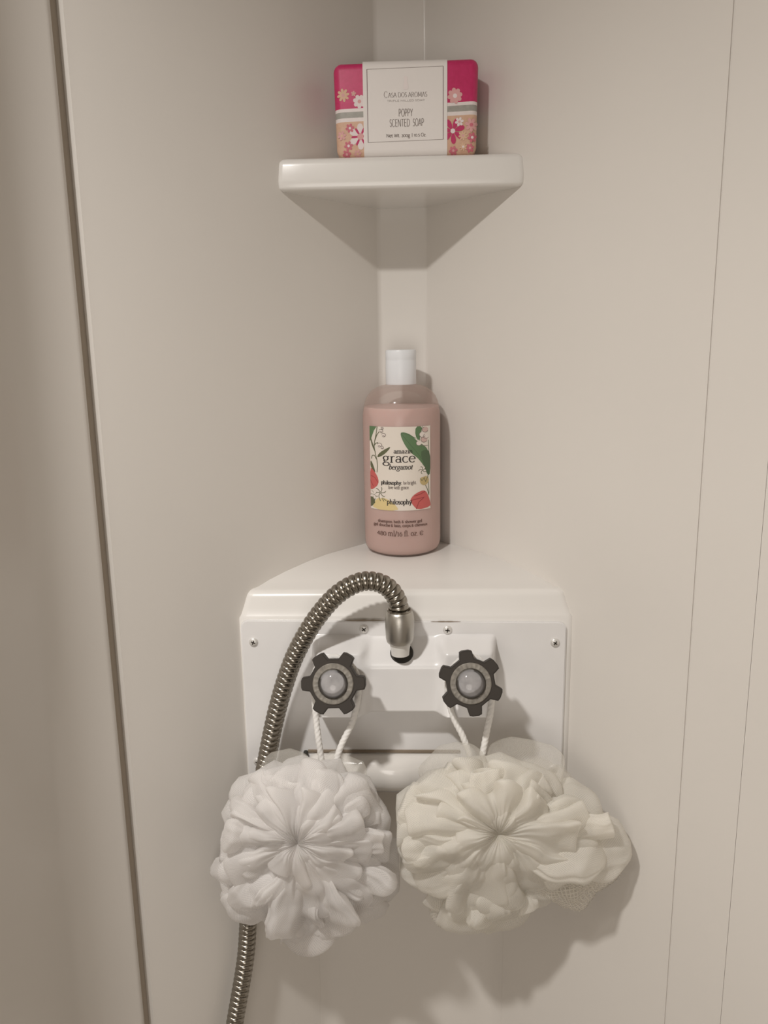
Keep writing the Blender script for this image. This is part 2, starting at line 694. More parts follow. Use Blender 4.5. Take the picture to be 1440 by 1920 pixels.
def cover_h(x, z):
    ctr = 0.0015
    edge_x = min(sstep(-0.0725, -0.0655, x), sstep(0.0765, 0.0700, x))
    bot = sstep(1.1085, 1.1125, z)
    dx = abs(x - ctr)
    boss = 1 - sstep(0.0245, 0.0345, dx)          # 1 in the middle, 0 over the bosses
    top_mid = sstep(1.1690, 1.1490, z)            # long slope over the saddle
    top_bos = sstep(1.1695, 1.1600, z)
    hm = 0.0235 * top_mid
    hbx = (0.0215 + 0.0125 * (1.166 - z) / 0.055) * top_bos
    h = hm * boss + hbx * (1 - boss)
    return h * edge_x ** 0.6 * bot ** 0.5


nxg, nzg = 88, 44
verts, faces = [], []
for j in range(nzg + 1):
    z = 1.1085 + (1.1705 - 1.1085) * (j / nzg)
    for i in range(nxg + 1):
        x = -0.0728 + (0.0768 + 0.0728) * i / nxg
        verts.append((x, YP + 0.0004 - cover_h(x, z), z))
for j in range(nzg):
    for i in range(nxg):
        a = j * (nxg + 1) + i
        faces.append((a, a + 1, a + nxg + 2, a + nxg + 1))
off(mesh('valve_cover', verts, faces, M['white'], fau, True, 70), FL)

# screws: pan heads with a cross slot
def make_screw(x, z, rot, y=YP, r=0.0037):
    prof = [(r, 0.0), (r, 0.0005), (r * 0.9, 0.0012), (r * 0.6, 0.0017), (0.0, 0.0019)]
    s = lathe('screw', prof, M['screw'], plate, 16, 50)
    s.data.transform(Matrix.Translation(Vector((x, y, z)) - Vector(FL)) @ Matrix.Rotation(PI / 2, 4, 'X'))
    b = bmesh.new()
    for a in (rot, rot + PI / 2):
        m4 = Matrix.Translation(Vector((x, y - 0.0018, z)) - Vector(FL)) @ Matrix.Rotation(a, 4, 'Y') @ Matrix.Diagonal((r * 0.95, 0.0006, r * 0.24, 1))
        bmesh.ops.create_cube(b, size=1.0, matrix=m4)
    # slots are cut pieces of the head
    sl = from_bm('slot', b, M['slot'], None, False)
    me = s.data
    bb = bmesh.new()
    bb.from_mesh(me)
    k = len(bb.faces)
    bb.from_mesh(sl.data)
    bb.faces.ensure_lookup_table()
    for q in bb.faces[k:]:
        q.material_index = 1
    bb.to_mesh(me)
    bb.free()
    me.materials.append(M['slot'])
    bpy.data.objects.remove(sl)
    return s


for (x, z, r) in ((-0.1200, 1.1626, 0.4), (-0.0298, 1.1735, 0.9), (0.0374, 1.1725, 0.15), (0.1235, 1.1614, 0.6), (-0.1215, 1.0560, 0.2), (0.1250, 1.0503, 0.8)):
    make_screw(x, z, r)

# hose outlet: black rubber ring on the saddle slope
op = Vector((0.0007, YP - cover_h(0.0007, 1.1580), 1.1578))
prof = [(0.0040, 0.0), (0.0088, 0.0), (0.0092, 0.0012), (0.0086, 0.0022), (0.0050, 0.0022), (0.0040, 0.0010)]
o = lathe('outlet_ring', prof, M['hole'], fau, 32)
o.data.transform(Matrix.Translation(op - Vector(FL)) @ Matrix.Rotation(math.radians(42), 4, 'X'))

# grime streaks along the top seam of the plate
def grime(x0, x1, z, h, seed):
    rnd = random.Random(seed)
    top, bot = [], []
    n = 14
    for i in range(n + 1):
        t = i / n
        x = x0 + (x1 - x0) * t
        w = h * math.sin(PI * t) ** 0.7 * (0.5 + rnd.random() * 0.6) + 0.0002
        top.append((x, YP - 0.0004, z + w))
        bot.append((x, YP - 0.0004, z - w * 0.4))
    v = top + bot
    f = [(i, i + 1, n + 2 + i, n + 1 + i) for i in range(n)]
    off(mesh('grime', v, f, M['grime'], fau), FL)


grime(-0.0455, -0.0130, 1.1805, 0.0011, 1)
grime(0.0240, 0.0480, 1.1793, 0.0006, 2)

# glossy rounded bar along the bottom of the plate with a dark strip above it painting the lip's shadow
bx0, bx1 = -0.0790, 0.0480
pts = []
verts, faces = [], []
secs = []
for i in range(13):
    a = PI * i / 12
    secs.append((YP - 0.0135 * math.sin(a), 1.0475 + 0.0165 * math.cos(a)))
secs = [(YP + 0.001, 1.0640)] + secs + [(YP + 0.001, 1.031)]
nsec = len(secs)
for ci, (x, k) in enumerate(((bx0, 0.2), (bx0 + 0.002, 0.75), (bx0 + 0.006, 1.0), (bx1 - 0.006, 1.0), (bx1 - 0.002, 0.75), (bx1, 0.2))):
    for (Y, z) in secs:
        verts.append((x, YP + (Y - YP) * k, 1.0475 + (z - 1.0475) * (0.7 + 0.3 * k)))
for c in range(5):
    for j in range(nsec - 1):
        faces.append((c * nsec + j, c * nsec + j + 1, (c + 1) * nsec + j + 1, (c + 1) * nsec + j))
off(mesh('rounded_bar', verts, faces, M['white_gloss'], fau, True, 60), FL)
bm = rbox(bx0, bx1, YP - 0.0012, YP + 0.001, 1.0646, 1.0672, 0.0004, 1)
off(from_bm('shadow_strip', bm, M['grime'], fau), FL)  # shadow line put in as a dark strip
bm = rbox(-0.0825, -0.0790, YP - 0.006, YP + 0.001, 1.0570, 1.0665, 0.0008, 1)
off(from_bm('bar_end', bm, M['hole'], fau), FL)
bm = rbox(-0.0845, -0.0725, YP - 0.0152, YP - 0.0120, 1.0560, 1.0580, 0.0007, 2)
off(from_bm('bar_pin', bm, M['screw'], fau), FL)


def knob(cx, cz, cy, rot, label):
    """local z axis = knob axis towards the room"""
    tilt = math.radians(18)
    base = Matrix.Translation(Vector((cx, cy, cz)) - Vector(FL)) @ Matrix.Rotation(PI / 2 - tilt, 4, 'X') @ Matrix.Rotation(rot, 4, 'Z')
    # gear shaped grip
    outl = []
    for k in range(6):
        c = k * PI / 3
        for (a, r) in ((-0.30, 0.0184), (-0.265, 0.0200), (-0.195, 0.0237), (-0.10, 0.0242), (0.10, 0.0242), (0.195, 0.0237), (0.265, 0.0200), (0.30, 0.0184), (0.42, 0.0180), (0.5236, 0.0179), (0.63, 0.0180)):
            outl.append((r * math.cos(c + a), r * math.sin(c + a)))
    bm = bmesh.new()
    vs = [bm.verts.new((x, y, 0.0)) for x, y in outl]
    f = bm.faces.new(vs)
    rr = bmesh.ops.extrude_face_region(bm, geom=[f])
    nv = [g for g in rr['geom'] if isinstance(g, bmesh.types.BMVert)]
    bmesh.ops.translate(bm, verts=nv, vec=(0, 0, 0.0105))
    te = [e for e in bm.edges if all(v.co.z > 0.0104 for v in e.verts)]
    bmesh.ops.bevel(bm, geom=te, offset=0.0007, segments=2, affect='EDGES')
    # stem behind the grip
    st = bmesh.ops.create_cone(bm, cap_ends=True, segments=28, radius1=0.0105, radius2=0.0105, depth=0.016)
    bmesh.ops.translate(bm, verts=st['verts'], vec=(0, 0, -0.007))
    g = from_bm('knob', bm, M['dark'], fau, True, 30)
    g.data.transform(base)
    g['label'] = label
    prof = [(0.0106, 0.0100), (0.0152, 0.0100), (0.0152, 0.0112), (0.0146, 0.0118), (0.0114, 0.0118), (0.0108, 0.0112)]
    rg = lathe('knob_ring', prof, M['ring'], g, 72, 30)
    for v in rg.data.vertices:                    # knurled notches
        a = math.atan2(v.co.y, v.co.x)
        if v.co.z > 0.0115:
            v.co.z -= 0.00045 * (0.5 + 0.5 * math.cos(24 * a)) ** 3
    rg.data.transform(base)
    prof = [(0.0000, 0.0116), (0.0060, 0.0115), (0.0101, 0.0112), (0.0107, 0.0100)]
    d = lathe('indicator_disc', prof, M['hub'], g, 32)
    d.data.transform(base)
    prof = [(0.0112, 0.0100), (0.0110, 0.0118)] + [(0.0106 * math.cos(a), 0.0124 + 0.0052 * math.sin(a)) for a in [i / 8 * PI / 2 for i in range(9)]]
    d = lathe('clear_dome', prof, M['dome'], g, 40, 60)
    d.data.transform(base)
    return g


knob(-0.0500, 1.1480, 0.5640, math.radians(1), 'left knob with six blunt spokes and a clear dome')
knob(0.0522, 1.1482, 0.5640, math.radians(38.5), 'right knob turned so one spoke points up')

# ------------------------------------------------------------------ shower hose
HL = (-0.001, 0.59, 1.165)
hose = thing('shower_hose', 'ribbed steel shower hose arching over the faucet and hanging down the left wall', 'hose', HL)
HP = [(-0.0008, 0.587, 1.1930), (-0.0016, 0.5862, 1.2040), (-0.0080, 0.585, 1.2151), (-0.0189, 0.584, 1.2211), (-0.0324, 0.5835, 1.2203), (-0.0490, 0.583, 1.2102), (-0.0653, 0.583, 1.1913),
      (-0.0785, 0.583, 1.1695), (-0.0882, 0.584, 1.1473), (-0.0984, 0.585, 1.1157), (-0.1074, 0.585, 1.0786), (-0.1165, 0.588, 1.036), (-0.1240, 0.592, 0.990), (-0.1290, 0.594, 0.950), (-0.1333, 0.5935, 0.9191), (-0.1371, 0.5889, 0.8806), (-0.1468, 0.5773, 0.8266), (-0.158, 0.563, 0.76), (-0.168, 0.551, 0.68), (-0.172, 0.546, 0.60)]
pitch = 0.0046
pts = catmull(HP, pitch / 8)


def hose_r(i, s, a):
    ph = (s / pitch) % 1.0
    k = math.sin(PI * ph) ** 0.42
    return 0.0063 + 0.0013 * k


off(sweep('corrugated_tube', pts, hose_r, M['chrome'], hose, 24, 75), HL)
fz = 1.1725
prof = [(0.0060, fz), (0.0096, fz - 0.001), (0.0103, fz), (0.0109, fz + 0.003), (0.0113, fz + 0.013), (0.0112, fz + 0.018), (0.0106, fz + 0.0220), (0.0096, fz + 0.0242), (0.0088, fz + 0.0248), (0.0083, fz + 0.0238), (0.0078, fz + 0.0220)]
fe = lathe('ferrule', prof, M['ferrule'], hose, 40, 50)
fe.data.transform(Matrix.Translation(Vector((-0.0005, 0.5865, 0)) - Vector(HL)))
prof = [(0.0086, fz + 0.0236), (0.0096, fz + 0.0244), (0.0096, fz + 0.0253), (0.0090, fz + 0.0258), (0.0083, fz + 0.0253), (0.0083, fz + 0.0240)]
rgf = lathe('ferrule_rim', prof, M['chrome'], hose, 40)
rgf.data.transform(Matrix.Translation(Vector((-0.0005, 0.5865, 0)) - Vector(HL)))
prof = [(0.0050, fz - 0.0120), (0.0070, fz - 0.0115), (0.0075, fz - 0.0060), (0.0082, fz - 0.003), (0.0085, fz + 0.001)]
nip = lathe('nipple', prof, M['nipple'], hose, 32)
nip.data.transform(Matrix.Translation(Vector((-0.0003, 0.5872, 0)) - Vector(HL)))


# ------------------------------------------------------------------ lettering: a small stroke font with serifs
def AR(cx, cy, rx, ry, a0, a1, n=None):
    n = n or max(6, int(abs(a1 - a0) / 18))
    return [(cx + rx * math.cos(math.radians(a0 + (a1 - a0) * i / n)), cy + ry * math.sin(math.radians(a0 + (a1 - a0) * i / n))) for i in range(n + 1)]


def LN(*c):
    return [(c[i], c[i + 1]) for i in range(0, len(c), 2)]


def SF(x, y, w=0.2):
    return [(x - w, y), (x + w, y)]


GLY = {
    'a': (0.86, [AR(0.40, 0.70, 0.26, 0.28, 165, 0) + [(0.66, 0.12)] + AR(0.76, 0.12, 0.1, 0.10, 180, 300), AR(0.36, 0.28, 0.28, 0.27, 0, 360)]),
    'b': (1.0, [LN(0.18, 1.55, 0.18, 0.03), AR(0.50, 0.48, 0.34, 0.48, 150, -150), LN(0.02, 1.55, 0.18, 1.55)]),
    'c': (0.88, [AR(0.48, 0.49, 0.38, 0.49, 45, 318)]),
    'd': (1.02, [AR(0.44, 0.48, 0.34, 0.48, 30, 330), LN(0.78, 1.55, 0.78, 0.0), LN(0.62, 1.55, 0.78, 1.55), LN(0.78, 0.0, 0.94, 0.0)]),
    'e': (0.90, [AR(0.47, 0.49, 0.38, 0.49, 5, 318), LN(0.10, 0.53, 0.85, 0.53)]),
    'f': (0.62, [[(0.25, 0.0), (0.25, 1.2)] + AR(0.47, 1.25, 0.22, 0.30, 180, 45), LN(0.04, 0.97, 0.52, 0.97), SF(0.25, 0.0)]),
    'g': (0.96, [AR(0.42, 0.66, 0.30, 0.33, 0, 360), LN(0.66, 0.88, 0.80, 0.98, 0.92, 0.96), [(0.26, 0.38), (0.17, 0.22), (0.24, 0.10), (0.62, 0.02)] + AR(0.46, -0.26, 0.40, 0.27, 60, -270)]),
    'h': (1.06, [LN(0.2, 1.55, 0.2, 0.0), AR(0.50, 0.62, 0.30, 0.36, 170, 0) + [(0.80, 0.0)], SF(0.2, 0.0), SF(0.80, 0.0), LN(0.04, 1.55, 0.2, 1.55)]),
    'i': (0.50, [LN(0.25, 0.96, 0.25, 0.0), SF(0.25, 0.0), LN(0.08, 0.96, 0.25, 0.96), LN(0.25, 1.32, 0.25, 1.44)]),
    'l': (0.50, [LN(0.25, 1.55, 0.25, 0.0), SF(0.25, 0.0), LN(0.08, 1.55, 0.25, 1.55)]),
    'm': (1.60, [LN(0.2, 0.96, 0.2, 0.0), AR(0.48, 0.62, 0.28, 0.36, 170, 0) + [(0.76, 0.0)], AR(1.04, 0.62, 0.28, 0.36, 170, 0) + [(1.32, 0.0)], SF(0.2, 0.0), SF(0.76, 0.0), SF(1.32, 0.0), LN(0.04, 0.96, 0.2, 0.96)]),
    'n': (1.06, [LN(0.2, 0.96, 0.2, 0.0), AR(0.50, 0.62, 0.30, 0.36, 170, 0) + [(0.80, 0.0)], SF(0.2, 0.0), SF(0.80, 0.0), LN(0.04, 0.96, 0.2, 0.96)]),
    'o': (0.98, [AR(0.49, 0.49, 0.40, 0.49, 0, 360)]),
    'p': (1.02, [LN(0.2, 0.96, 0.2, -0.5), AR(0.52, 0.48, 0.34, 0.48, 150, -150), SF(0.2, -0.5), LN(0.04, 0.96, 0.2, 0.96)]),
    'r': (0.74, [LN(0.22, 0.96, 0.22, 0.0), AR(0.50, 0.60, 0.28, 0.38, 170, 60), SF(0.22, 0.0), LN(0.06, 0.96, 0.22, 0.96)]),
    's': (0.74, [AR(0.37, 0.73, 0.25, 0.25, 35, 250) + AR(0.37, 0.25, 0.27, 0.25, 80, -150)]),
    't': (0.60, [[(0.26, 1.25), (0.26, 0.2)] + AR(0.42, 0.18, 0.16, 0.18, 180, 320), LN(0.04, 0.96, 0.52, 0.96)]),
    'u': (1.06, [[(0.22, 0.96), (0.22, 0.36)] + AR(0.50, 0.36, 0.28, 0.36, 180, 360) + [(0.78, 0.96)], LN(0.78, 0.5, 0.78, 0.0), LN(0.06, 0.96, 0.22, 0.96), LN(0.78, 0.0, 0.94, 0.0)]),
    'v': (0.94, [LN(0.12, 0.96, 0.47, 0.0), LN(0.47, 0.0, 0.82, 0.96), SF(0.12, 0.96, 0.14), SF(0.82, 0.96, 0.14)]),
    'w': (1.40, [LN(0.12, 0.96, 0.42, 0.0), LN(0.42, 0.0, 0.70, 0.96), LN(0.70, 0.96, 0.98, 0.0), LN(0.98, 0.0, 1.28, 0.96), SF(0.12, 0.96, 0.14), SF(1.28, 0.96, 0.14)]),
    'x': (0.96, [LN(0.14, 0.96, 0.82, 0.0), LN(0.14, 0.0, 0.82, 0.96), SF(0.14, 0.0, 0.13), SF(0.82, 0.0, 0.13)]),
    'y': (0.96, [LN(0.12, 0.96, 0.48, 0.0), LN(0.84, 0.96, 0.48, 0.0, 0.28, -0.46, 0.10, -0.48), SF(0.12, 0.96, 0.14), SF(0.84, 0.96, 0.14)]),
    'z': (0.86, [LN(0.12, 0.94, 0.74, 0.94), LN(0.74, 0.94, 0.12, 0.02), LN(0.12, 0.02, 0.76, 0.02)]),
    '0': (0.98, [AR(0.49, 0.55, 0.38, 0.55, 0, 360)]),
    '1': (0.66, [LN(0.36, 1.1, 0.36, 0.0), LN(0.16, 0.95, 0.36, 1.1), SF(0.36, 0.0)]),
    '3': (0.86, [AR(0.40, 0.80, 0.28, 0.28, 150, -80) + AR(0.38, 0.27, 0.34, 0.29, 85, -150)]),
    '4': (0.96, [LN(0.64, 0.0, 0.64, 1.1), LN(0.64, 1.1, 0.08, 0.36), LN(0.08, 0.36, 0.88, 0.36)]),
    '5': (0.86, [LN(0.70, 1.08, 0.24, 1.08), LN(0.24, 1.08, 0.20, 0.62), AR(0.40, 0.33, 0.32, 0.33, 120, -150)]),
    '6': (0.96, [AR(0.47, 0.36, 0.34, 0.36, 0, 360), LN(0.14, 0.42, 0.30, 0.85, 0.62, 1.12)]),
    '8': (0.94, [AR(0.47, 0.82, 0.27, 0.27, 0, 360), AR(0.47, 0.28, 0.35, 0.29, 0, 360)]),
    '/': (0.66, [LN(0.06, -0.15, 0.60, 1.5)]),
    '|': (0.5, [LN(0.25, -0.2, 0.25, 1.4)]),
    '&': (1.18, [AR(0.46, 1.08, 0.22, 0.26, -40, 230) + [(0.90, 0.0)], AR(0.42, 0.36, 0.34, 0.37, 120, 330) + [(0.95, 0.62)]]),
    '.': (0.40, [LN(0.2, 0.0, 0.2, 0.12)]),
    ',': (0.42, [LN(0.22, 0.12, 0.14, -0.2)]),
    ':': (0.45, [LN(0.22, 0.0, 0.22, 0.14), LN(0.22, 0.72, 0.22, 0.86)]),
    '\u212e': (1.2, [AR(0.58, 0.55, 0.48, 0.58, 25, 325), LN(0.14, 0.55, 0.90, 0.55)]),
    'C': (1.2, [AR(0.62, 0.70, 0.52, 0.72, 45, 315)]),
    'A': (1.2, [LN(0.10, 0.0, 0.60, 1.4), LN(0.60, 1.4, 1.10, 0.0), LN(0.28, 0.46, 0.92, 0.46), SF(0.10, 0.0, 0.14), SF(1.10, 0.0, 0.14)]),
    'S': (0.90, [AR(0.45, 1.04, 0.30, 0.36, 35, 255) + AR(0.45, 0.36, 0.33, 0.37, 80, -150)]),
    'D': (1.3, [LN(0.2, 0.0, 0.2, 1.4), [(0.2, 1.4)] + AR(0.55, 0.7, 0.62, 0.7, 90, -90) + [(0.2, 0.0)]]),
    'O': (1.36, [AR(0.68, 0.70, 0.58, 0.72, 0, 360)]),
    'R': (1.2, [LN(0.2, 0.0, 0.2, 1.4), [(0.2, 1.4)] + AR(0.58, 1.05, 0.36, 0.35, 90, -90) + [(0.2, 0.70)], LN(0.56, 0.70, 1.10, 0.0), SF(0.2, 0.0, 0.14)]),
    'M': (1.6, [LN(0.2, 0.0, 0.26, 1.4), LN(0.26, 1.4, 0.80, 0.2), LN(0.80, 0.2, 1.34, 1.4), LN(1.34, 1.4, 1.40, 0.0), SF(0.2, 0.0, 0.14), SF(1.4, 0.0, 0.14)]),
    'T': (1.1, [LN(0.55, 0.0, 0.55, 1.4), LN(0.06, 1.4, 1.04, 1.4), SF(0.55, 0.0, 0.16)]),
    'P': (1.1, [LN(0.2, 0.0, 0.2, 1.4), [(0.2, 1.4)] + AR(0.56, 1.02, 0.38, 0.38, 90, -90) + [(0.2, 0.64)]]),
    'Y': (1.1, [LN(0.08, 1.4, 0.55, 0.66), LN(1.02, 1.4, 0.55, 0.66), LN(0.55, 0.66, 0.55, 0.0)]),
    'E': (1.0, [LN(0.2, 0.0, 0.2, 1.4), LN(0.2, 1.4, 0.9, 1.4), LN(0.2, 0.72, 0.8, 0.72), LN(0.2, 0.0, 0.92, 0.0)]),
    'N': (1.3, [LN(0.2, 0.0, 0.2, 1.4), LN(0.2, 1.4, 1.1, 0.0), LN(1.1, 0.0, 1.1, 1.4)]),
    'L': (1.0, [LN(0.2, 1.4, 0.2, 0.0), LN(0.2, 0.0, 0.92, 0.0)]),
    'I': (0.5, [LN(0.25, 1.4, 0.25, 0.0)]),
    'W': (1.7, [LN(0.08, 1.4, 0.46, 0.0), LN(0.46, 0.0, 0.85, 1.3), LN(0.85, 1.3, 1.24, 0.0), LN(1.24, 0.0, 1.62, 1.4)]),
}


def stroke_quads(pts, wfun, V, F, mapf, sub=0.6):
    # resample long segments so that strokes follow curved surfaces
    n = len(pts)
    L, R = [], []
    for i in range(n):
        a = Vector(pts[max(i - 1, 0)])
        b = Vector(pts[min(i + 1, n - 1)])
        d = b - a
        if d.length < 1e-9:
            d = Vector((1, 0))
        d.normalize()
        w = wfun(d) / 2
        nn = Vector((-d.y, d.x))
        p = Vector(pts[i])
        L.append(p + nn * w)
        R.append(p - nn * w)
    b0 = len(V)
    for i in range(n):
        V.append(mapf(L[i].x, L[i].y))
        V.append(mapf(R[i].x, R[i].y))
    for i in range(n - 1):
        F.append((b0 + 2 * i, b0 + 2 * i + 1, b0 + 2 * i + 3, b0 + 2 * i + 2))


def lettering(text, x0, x1, base, xh, thick, thin, mapf, m, parent, shear=0.0, sans=False, name='lettering'):
    adv = 0.0
    strokes = []
    for ch in text:
        if ch == ' ':
            adv += 0.5
            continue
        w, st = GLY[ch]
        for s in st:
            if sans and len(s) == 2 and abs(s[0][1] - s[1][1]) < 1e-6 and abs(s[0][0] - s[1][0]) < 0.42:
                continue
            strokes.append([(adv + px + shear * py, py) for px, py in s])
        adv += w
    kx = (x1 - x0) / adv
    V, F = [], []
    for s in strokes:
        q = [(x0 + px * kx, base + py * xh) for px, py in s]
        if len(q) == 2:
            (ax, ay), (bx, by) = q
            q = [(ax + (bx - ax) * t / 4, ay + (by - ay) * t / 4) for t in range(5)]
        stroke_quads(q, lambda d: thin + (thick - thin) * abs(d.y) ** 1.3, V, F, mapf)
    return mesh(name, V, F, m, parent)


def patch(poly, mapf, m, parent, name, rings=4):
    """star shaped polygon filled with concentric rings so that it can lie on a curved surface"""
    cx = sum(p[0] for p in poly) / len(poly)
    cy = sum(p[1] for p in poly) / len(poly)
    # refine the outline
    out = []
    for i, p in enumerate(poly):
        q = poly[(i + 1) % len(poly)]
        for k in range(3):
            out.append((p[0] + (q[0] - p[0]) * k / 3, p[1] + (q[1] - p[1]) * k / 3))
    n = len(out)
    V = [mapf(cx, cy)]
    F = []
    for r in range(1, rings + 1):
        t = r / rings
        for p in out:
            V.append(mapf(cx + (p[0] - cx) * t, cy + (p[1] - cy) * t))
    for i in range(n):
        j = (i + 1) % n
        F.append((0, 1 + i, 1 + j))
        for r in range(rings - 1):
            a = 1 + r * n
            b = a + n
            F.append((a + i, b + i, b + j, a + j))
    return mesh(name, V, F, m, parent)


def smooth_poly(poly, it=2):
    for _ in range(it):
        out = []
        for i, p in enumerate(poly):
            q = poly[(i + 1) % len(poly)]
            out.append((p[0] * 0.75 + q[0] * 0.25, p[1] * 0.75 + q[1] * 0.25))
            out.append((p[0] * 0.25 + q[0] * 0.75, p[1] * 0.25 + q[1] * 0.75))
        poly = out
    return poly


def line_art(lines, w, mapf, m, parent, name):
    V, F = [], []
    for q in lines:
        qq = []
        for i in range(len(q) - 1):
            for k in range(4):
                qq.append((q[i][0] + (q[i + 1][0] - q[i][0]) * k / 4, q[i][1] + (q[i + 1][1] - q[i][1]) * k / 4))
        qq.append(q[-1])
        stroke_quads(qq, lambda d: w, V, F, mapf)
    return mesh(name, V, F, m, parent)


def petals(cx, cy, r0, r1, n, wid, rot=0.0):
    """list of petal polygons"""
    out = []
    for k in range(n):
        a = rot + 2 * PI * k / n
        pts = []
        for i in range(10):
            t = 2 * PI * i / 10
            rr = (r0 + r1) / 2 + (r1 - r0) / 2 * math.cos(t)
            s = wid * math.sin(t) * (0.6 + 0.4 * (rr - r0) / (r1 - r0))
            pts.append((cx + rr * math.cos(a) - s * math.sin(a), cy + rr * math.sin(a) + s * math.cos(a)))
        out.append(pts)
    return out


def multi_patch(polys, mapf, m, parent, name, stack=None):
    V, F = [], []
    for pi_, poly in enumerate(polys):
        if stack:
            mapf = stack(pi_)
        cx = sum(p[0] for p in poly) / len(poly)
        cy = sum(p[1] for p in poly) / len(poly)
        b = len(V)
        n = len(poly)
        V.append(mapf(cx, cy))
        for t in (0.5, 1.0):
            for p in poly:
                V.append(mapf(cx + (p[0] - cx) * t, cy + (p[1] - cy) * t))
        for i in range(n):
            j = (i + 1) % n
            F.append((b, b + 1 + i, b + 1 + j))
            F.append((b + 1 + i, b + 1 + n + i, b + 1 + n + j, b + 1 + j))
    return mesh(name, V, F, m, parent)


# ------------------------------------------------------------------ bottle
BR = 0.0345
BC = Vector((0.0010, 0.7125, zl))
bot = thing('gel_bottle', 'clear round bottle of pink bath gel with floral label and white cap', 'bottle', BC)
prof = [(0.0, 0.0012), (0.024, 0.0010), (0.0275, 0.0), (0.0295, 0.0003), (0.0322, 0.0020), (0.0338, 0.0052), (0.0345, 0.0095), (0.0345, 0.060), (0.0345, 0.118), (0.0343, 0.1235), (0.0336, 0.1290), (0.0322, 0.1345), (0.0300, 0.1393), (0.0268, 0.1432), (0.0225, 0.1462), (0.0175, 0.1480), (0.0140, 0.1488), (0.0118, 0.1496), (0.0116, 0.1600)]
shell = lathe('bottle_shell', prof, M['clear'], bot, 72, 60)
pl2 = [(max(r - 0.0004, 0), z + 0.0008) for r, z in prof if z < 0.126]
pl2 += [(0.0332, 0.1285), (0.0328, 0.1300), (0.0, 0.1304)]
liqo = lathe('gel', pl2, M['liquid'], bot, 72, 50)
prof = [(0.0110, 0.1490), (0.0131, 0.1490), (0.0134, 0.1496), (0.0134, 0.1690), (0.0132, 0.1705), (0.0134, 0.1712), (0.0134, 0.1772), (0.0130, 0.1784), (0.0120, 0.1788), (0.0000, 0.1786)]
lathe('flip_cap', prof, M['cap'], bot, 56, 30)

# label and print, wrapped round the bottle; artwork units of 67.5 micrometres, origin at the label's top left
ZTOP = 1.3288 - zl
UN = 0.0000675
XO = -0.0012


def lab(layer):
    rr = BR + 0.00025 + 0.00012 * layer

    def f(ax, ay):
        x = (ax - 385) * UN + XO
        a = math.asin(max(-0.98, min(0.98, x / BR)))
        return Vector((rr * math.sin(a), -rr * math.cos(a), ZTOP - ay * UN))
    return f


nxl, nzl = 28, 12
V, F = [], []
for j in range(nzl + 1):
    for i in range(nxl + 1):
        V.append(lab(0)(770 * i / nxl, 1075 * j / nzl))
for j in range(nzl):
    for i in range(nxl):
        a = j * (nxl + 1) + i
        F.append((a, a + 1, a + nxl + 2, a + nxl + 1))
label = mesh('label', V, F, M['label_cream'], bot, True)


def flipy(mapf):
    return lambda x, y: mapf(x, -y)      # lettering works with y up


def clampl(poly):
    return [(min(770, max(0, x)), min(1075, max(0, y))) for x, y in poly]


LAYN = 0


def NP(base):
    global LAYN
    LAYN += 1
    return lab(0.5 + base * 0.1 + LAYN * 0.03)


patch([(0, 0), (95, 0), (62, 45), (30, 130), (8, 190), (0, 190)], NP(1), M['leaf_green'], label, 'printed_leaf')
patch(smooth_poly([(2, 90), (24, 170), (55, 260), (82, 345), (50, 300), (18, 220)], 1), NP(1), M['leaf_olive'], label, 'printed_leaf')
patch(smooth_poly([(92, 402), (110, 350), (170, 300), (275, 243), (240, 300), (170, 365)], 1), NP(1), M['leaf_olive'], label, 'printed_leaf')
patch(smooth_poly([(5, 440), (30, 470), (62, 560), (70, 600), (30, 560), (4, 520)], 1), NP(1), M['leaf_olive'], label, 'printed_leaf')
patch(smooth_poly([(383, 72), (450, 66), (540, 110), (610, 195), (700, 250), (745, 320), (742, 430), (715, 560), (680, 500), (610, 400), (520, 330), (440, 220)], 2), NP(1), M['leaf_green'], label, 'printed_leaf')
patch(smooth_poly([(585, 0), (668, 0), (650, 110), (620, 190), (578, 110)], 1), NP(1), M['leaf_green'], label, 'printed_leaf')
patch(smooth_poly([(640, 330), (700, 300), (768, 330), (768, 620), (735, 640), (690, 520)], 1), NP(1), M['leaf_deep'], label, 'printed_leaf')
line_art([[(102, 0), (84, 110), (66, 190), (58, 260), (72, 350), (92, 430), (98, 510), (90, 590)], [(66, 190), (95, 110), (130, 60), (150, 40)], [(58, 250), (80, 215), (110, 205)], [(20, 420), (30, 378), (60, 372), (85, 420)]], 9, NP(2), M['leaf_olive'], label, 'printed_stem')
line_art([[(590, 150), (500, 100), (400, 76)], [(700, 470), (600, 330), (480, 180), (400, 80)], [(742, 180), (750, 330), (742, 520), (735, 640), (745, 760), (750, 880)], [(668, 0), (640, 110), (630, 180)]], 6, NP(2), M['leaf_deep'], label, 'printed_stem')
bells = [(150, 55, 24), (182, 105, 26), (128, 235, 30), (160, 265, 20), (165, 20, 16)]
multi_patch([AR(x, y, r, r * 0.85, 0, 330, 10) for x, y, r in bells], NP(2), M['petal_white'], label, 'printed_bell')
line_art([AR(x, y, r, r * 0.85, 200, 480, 12) for x, y, r in bells] + [[(x - r * 0.7, y + r * 0.5), (x, y + r * 0.2), (x + r * 0.6, y + r * 0.7)] for x, y, r in bells], 7, NP(3), M['ink_soft'], label, 'printed_outline')
fl1 = [(705, 45, 38), (670, 105, 40), (625, 212, 34), (715, 130, 34), (690, 170, 40)]
multi_patch([AR(x, y, r, r * 0.9, 0, 330, 10) for x, y, r in fl1[1:4]], NP(2), M['petal_white'], label, 'printed_blossom')
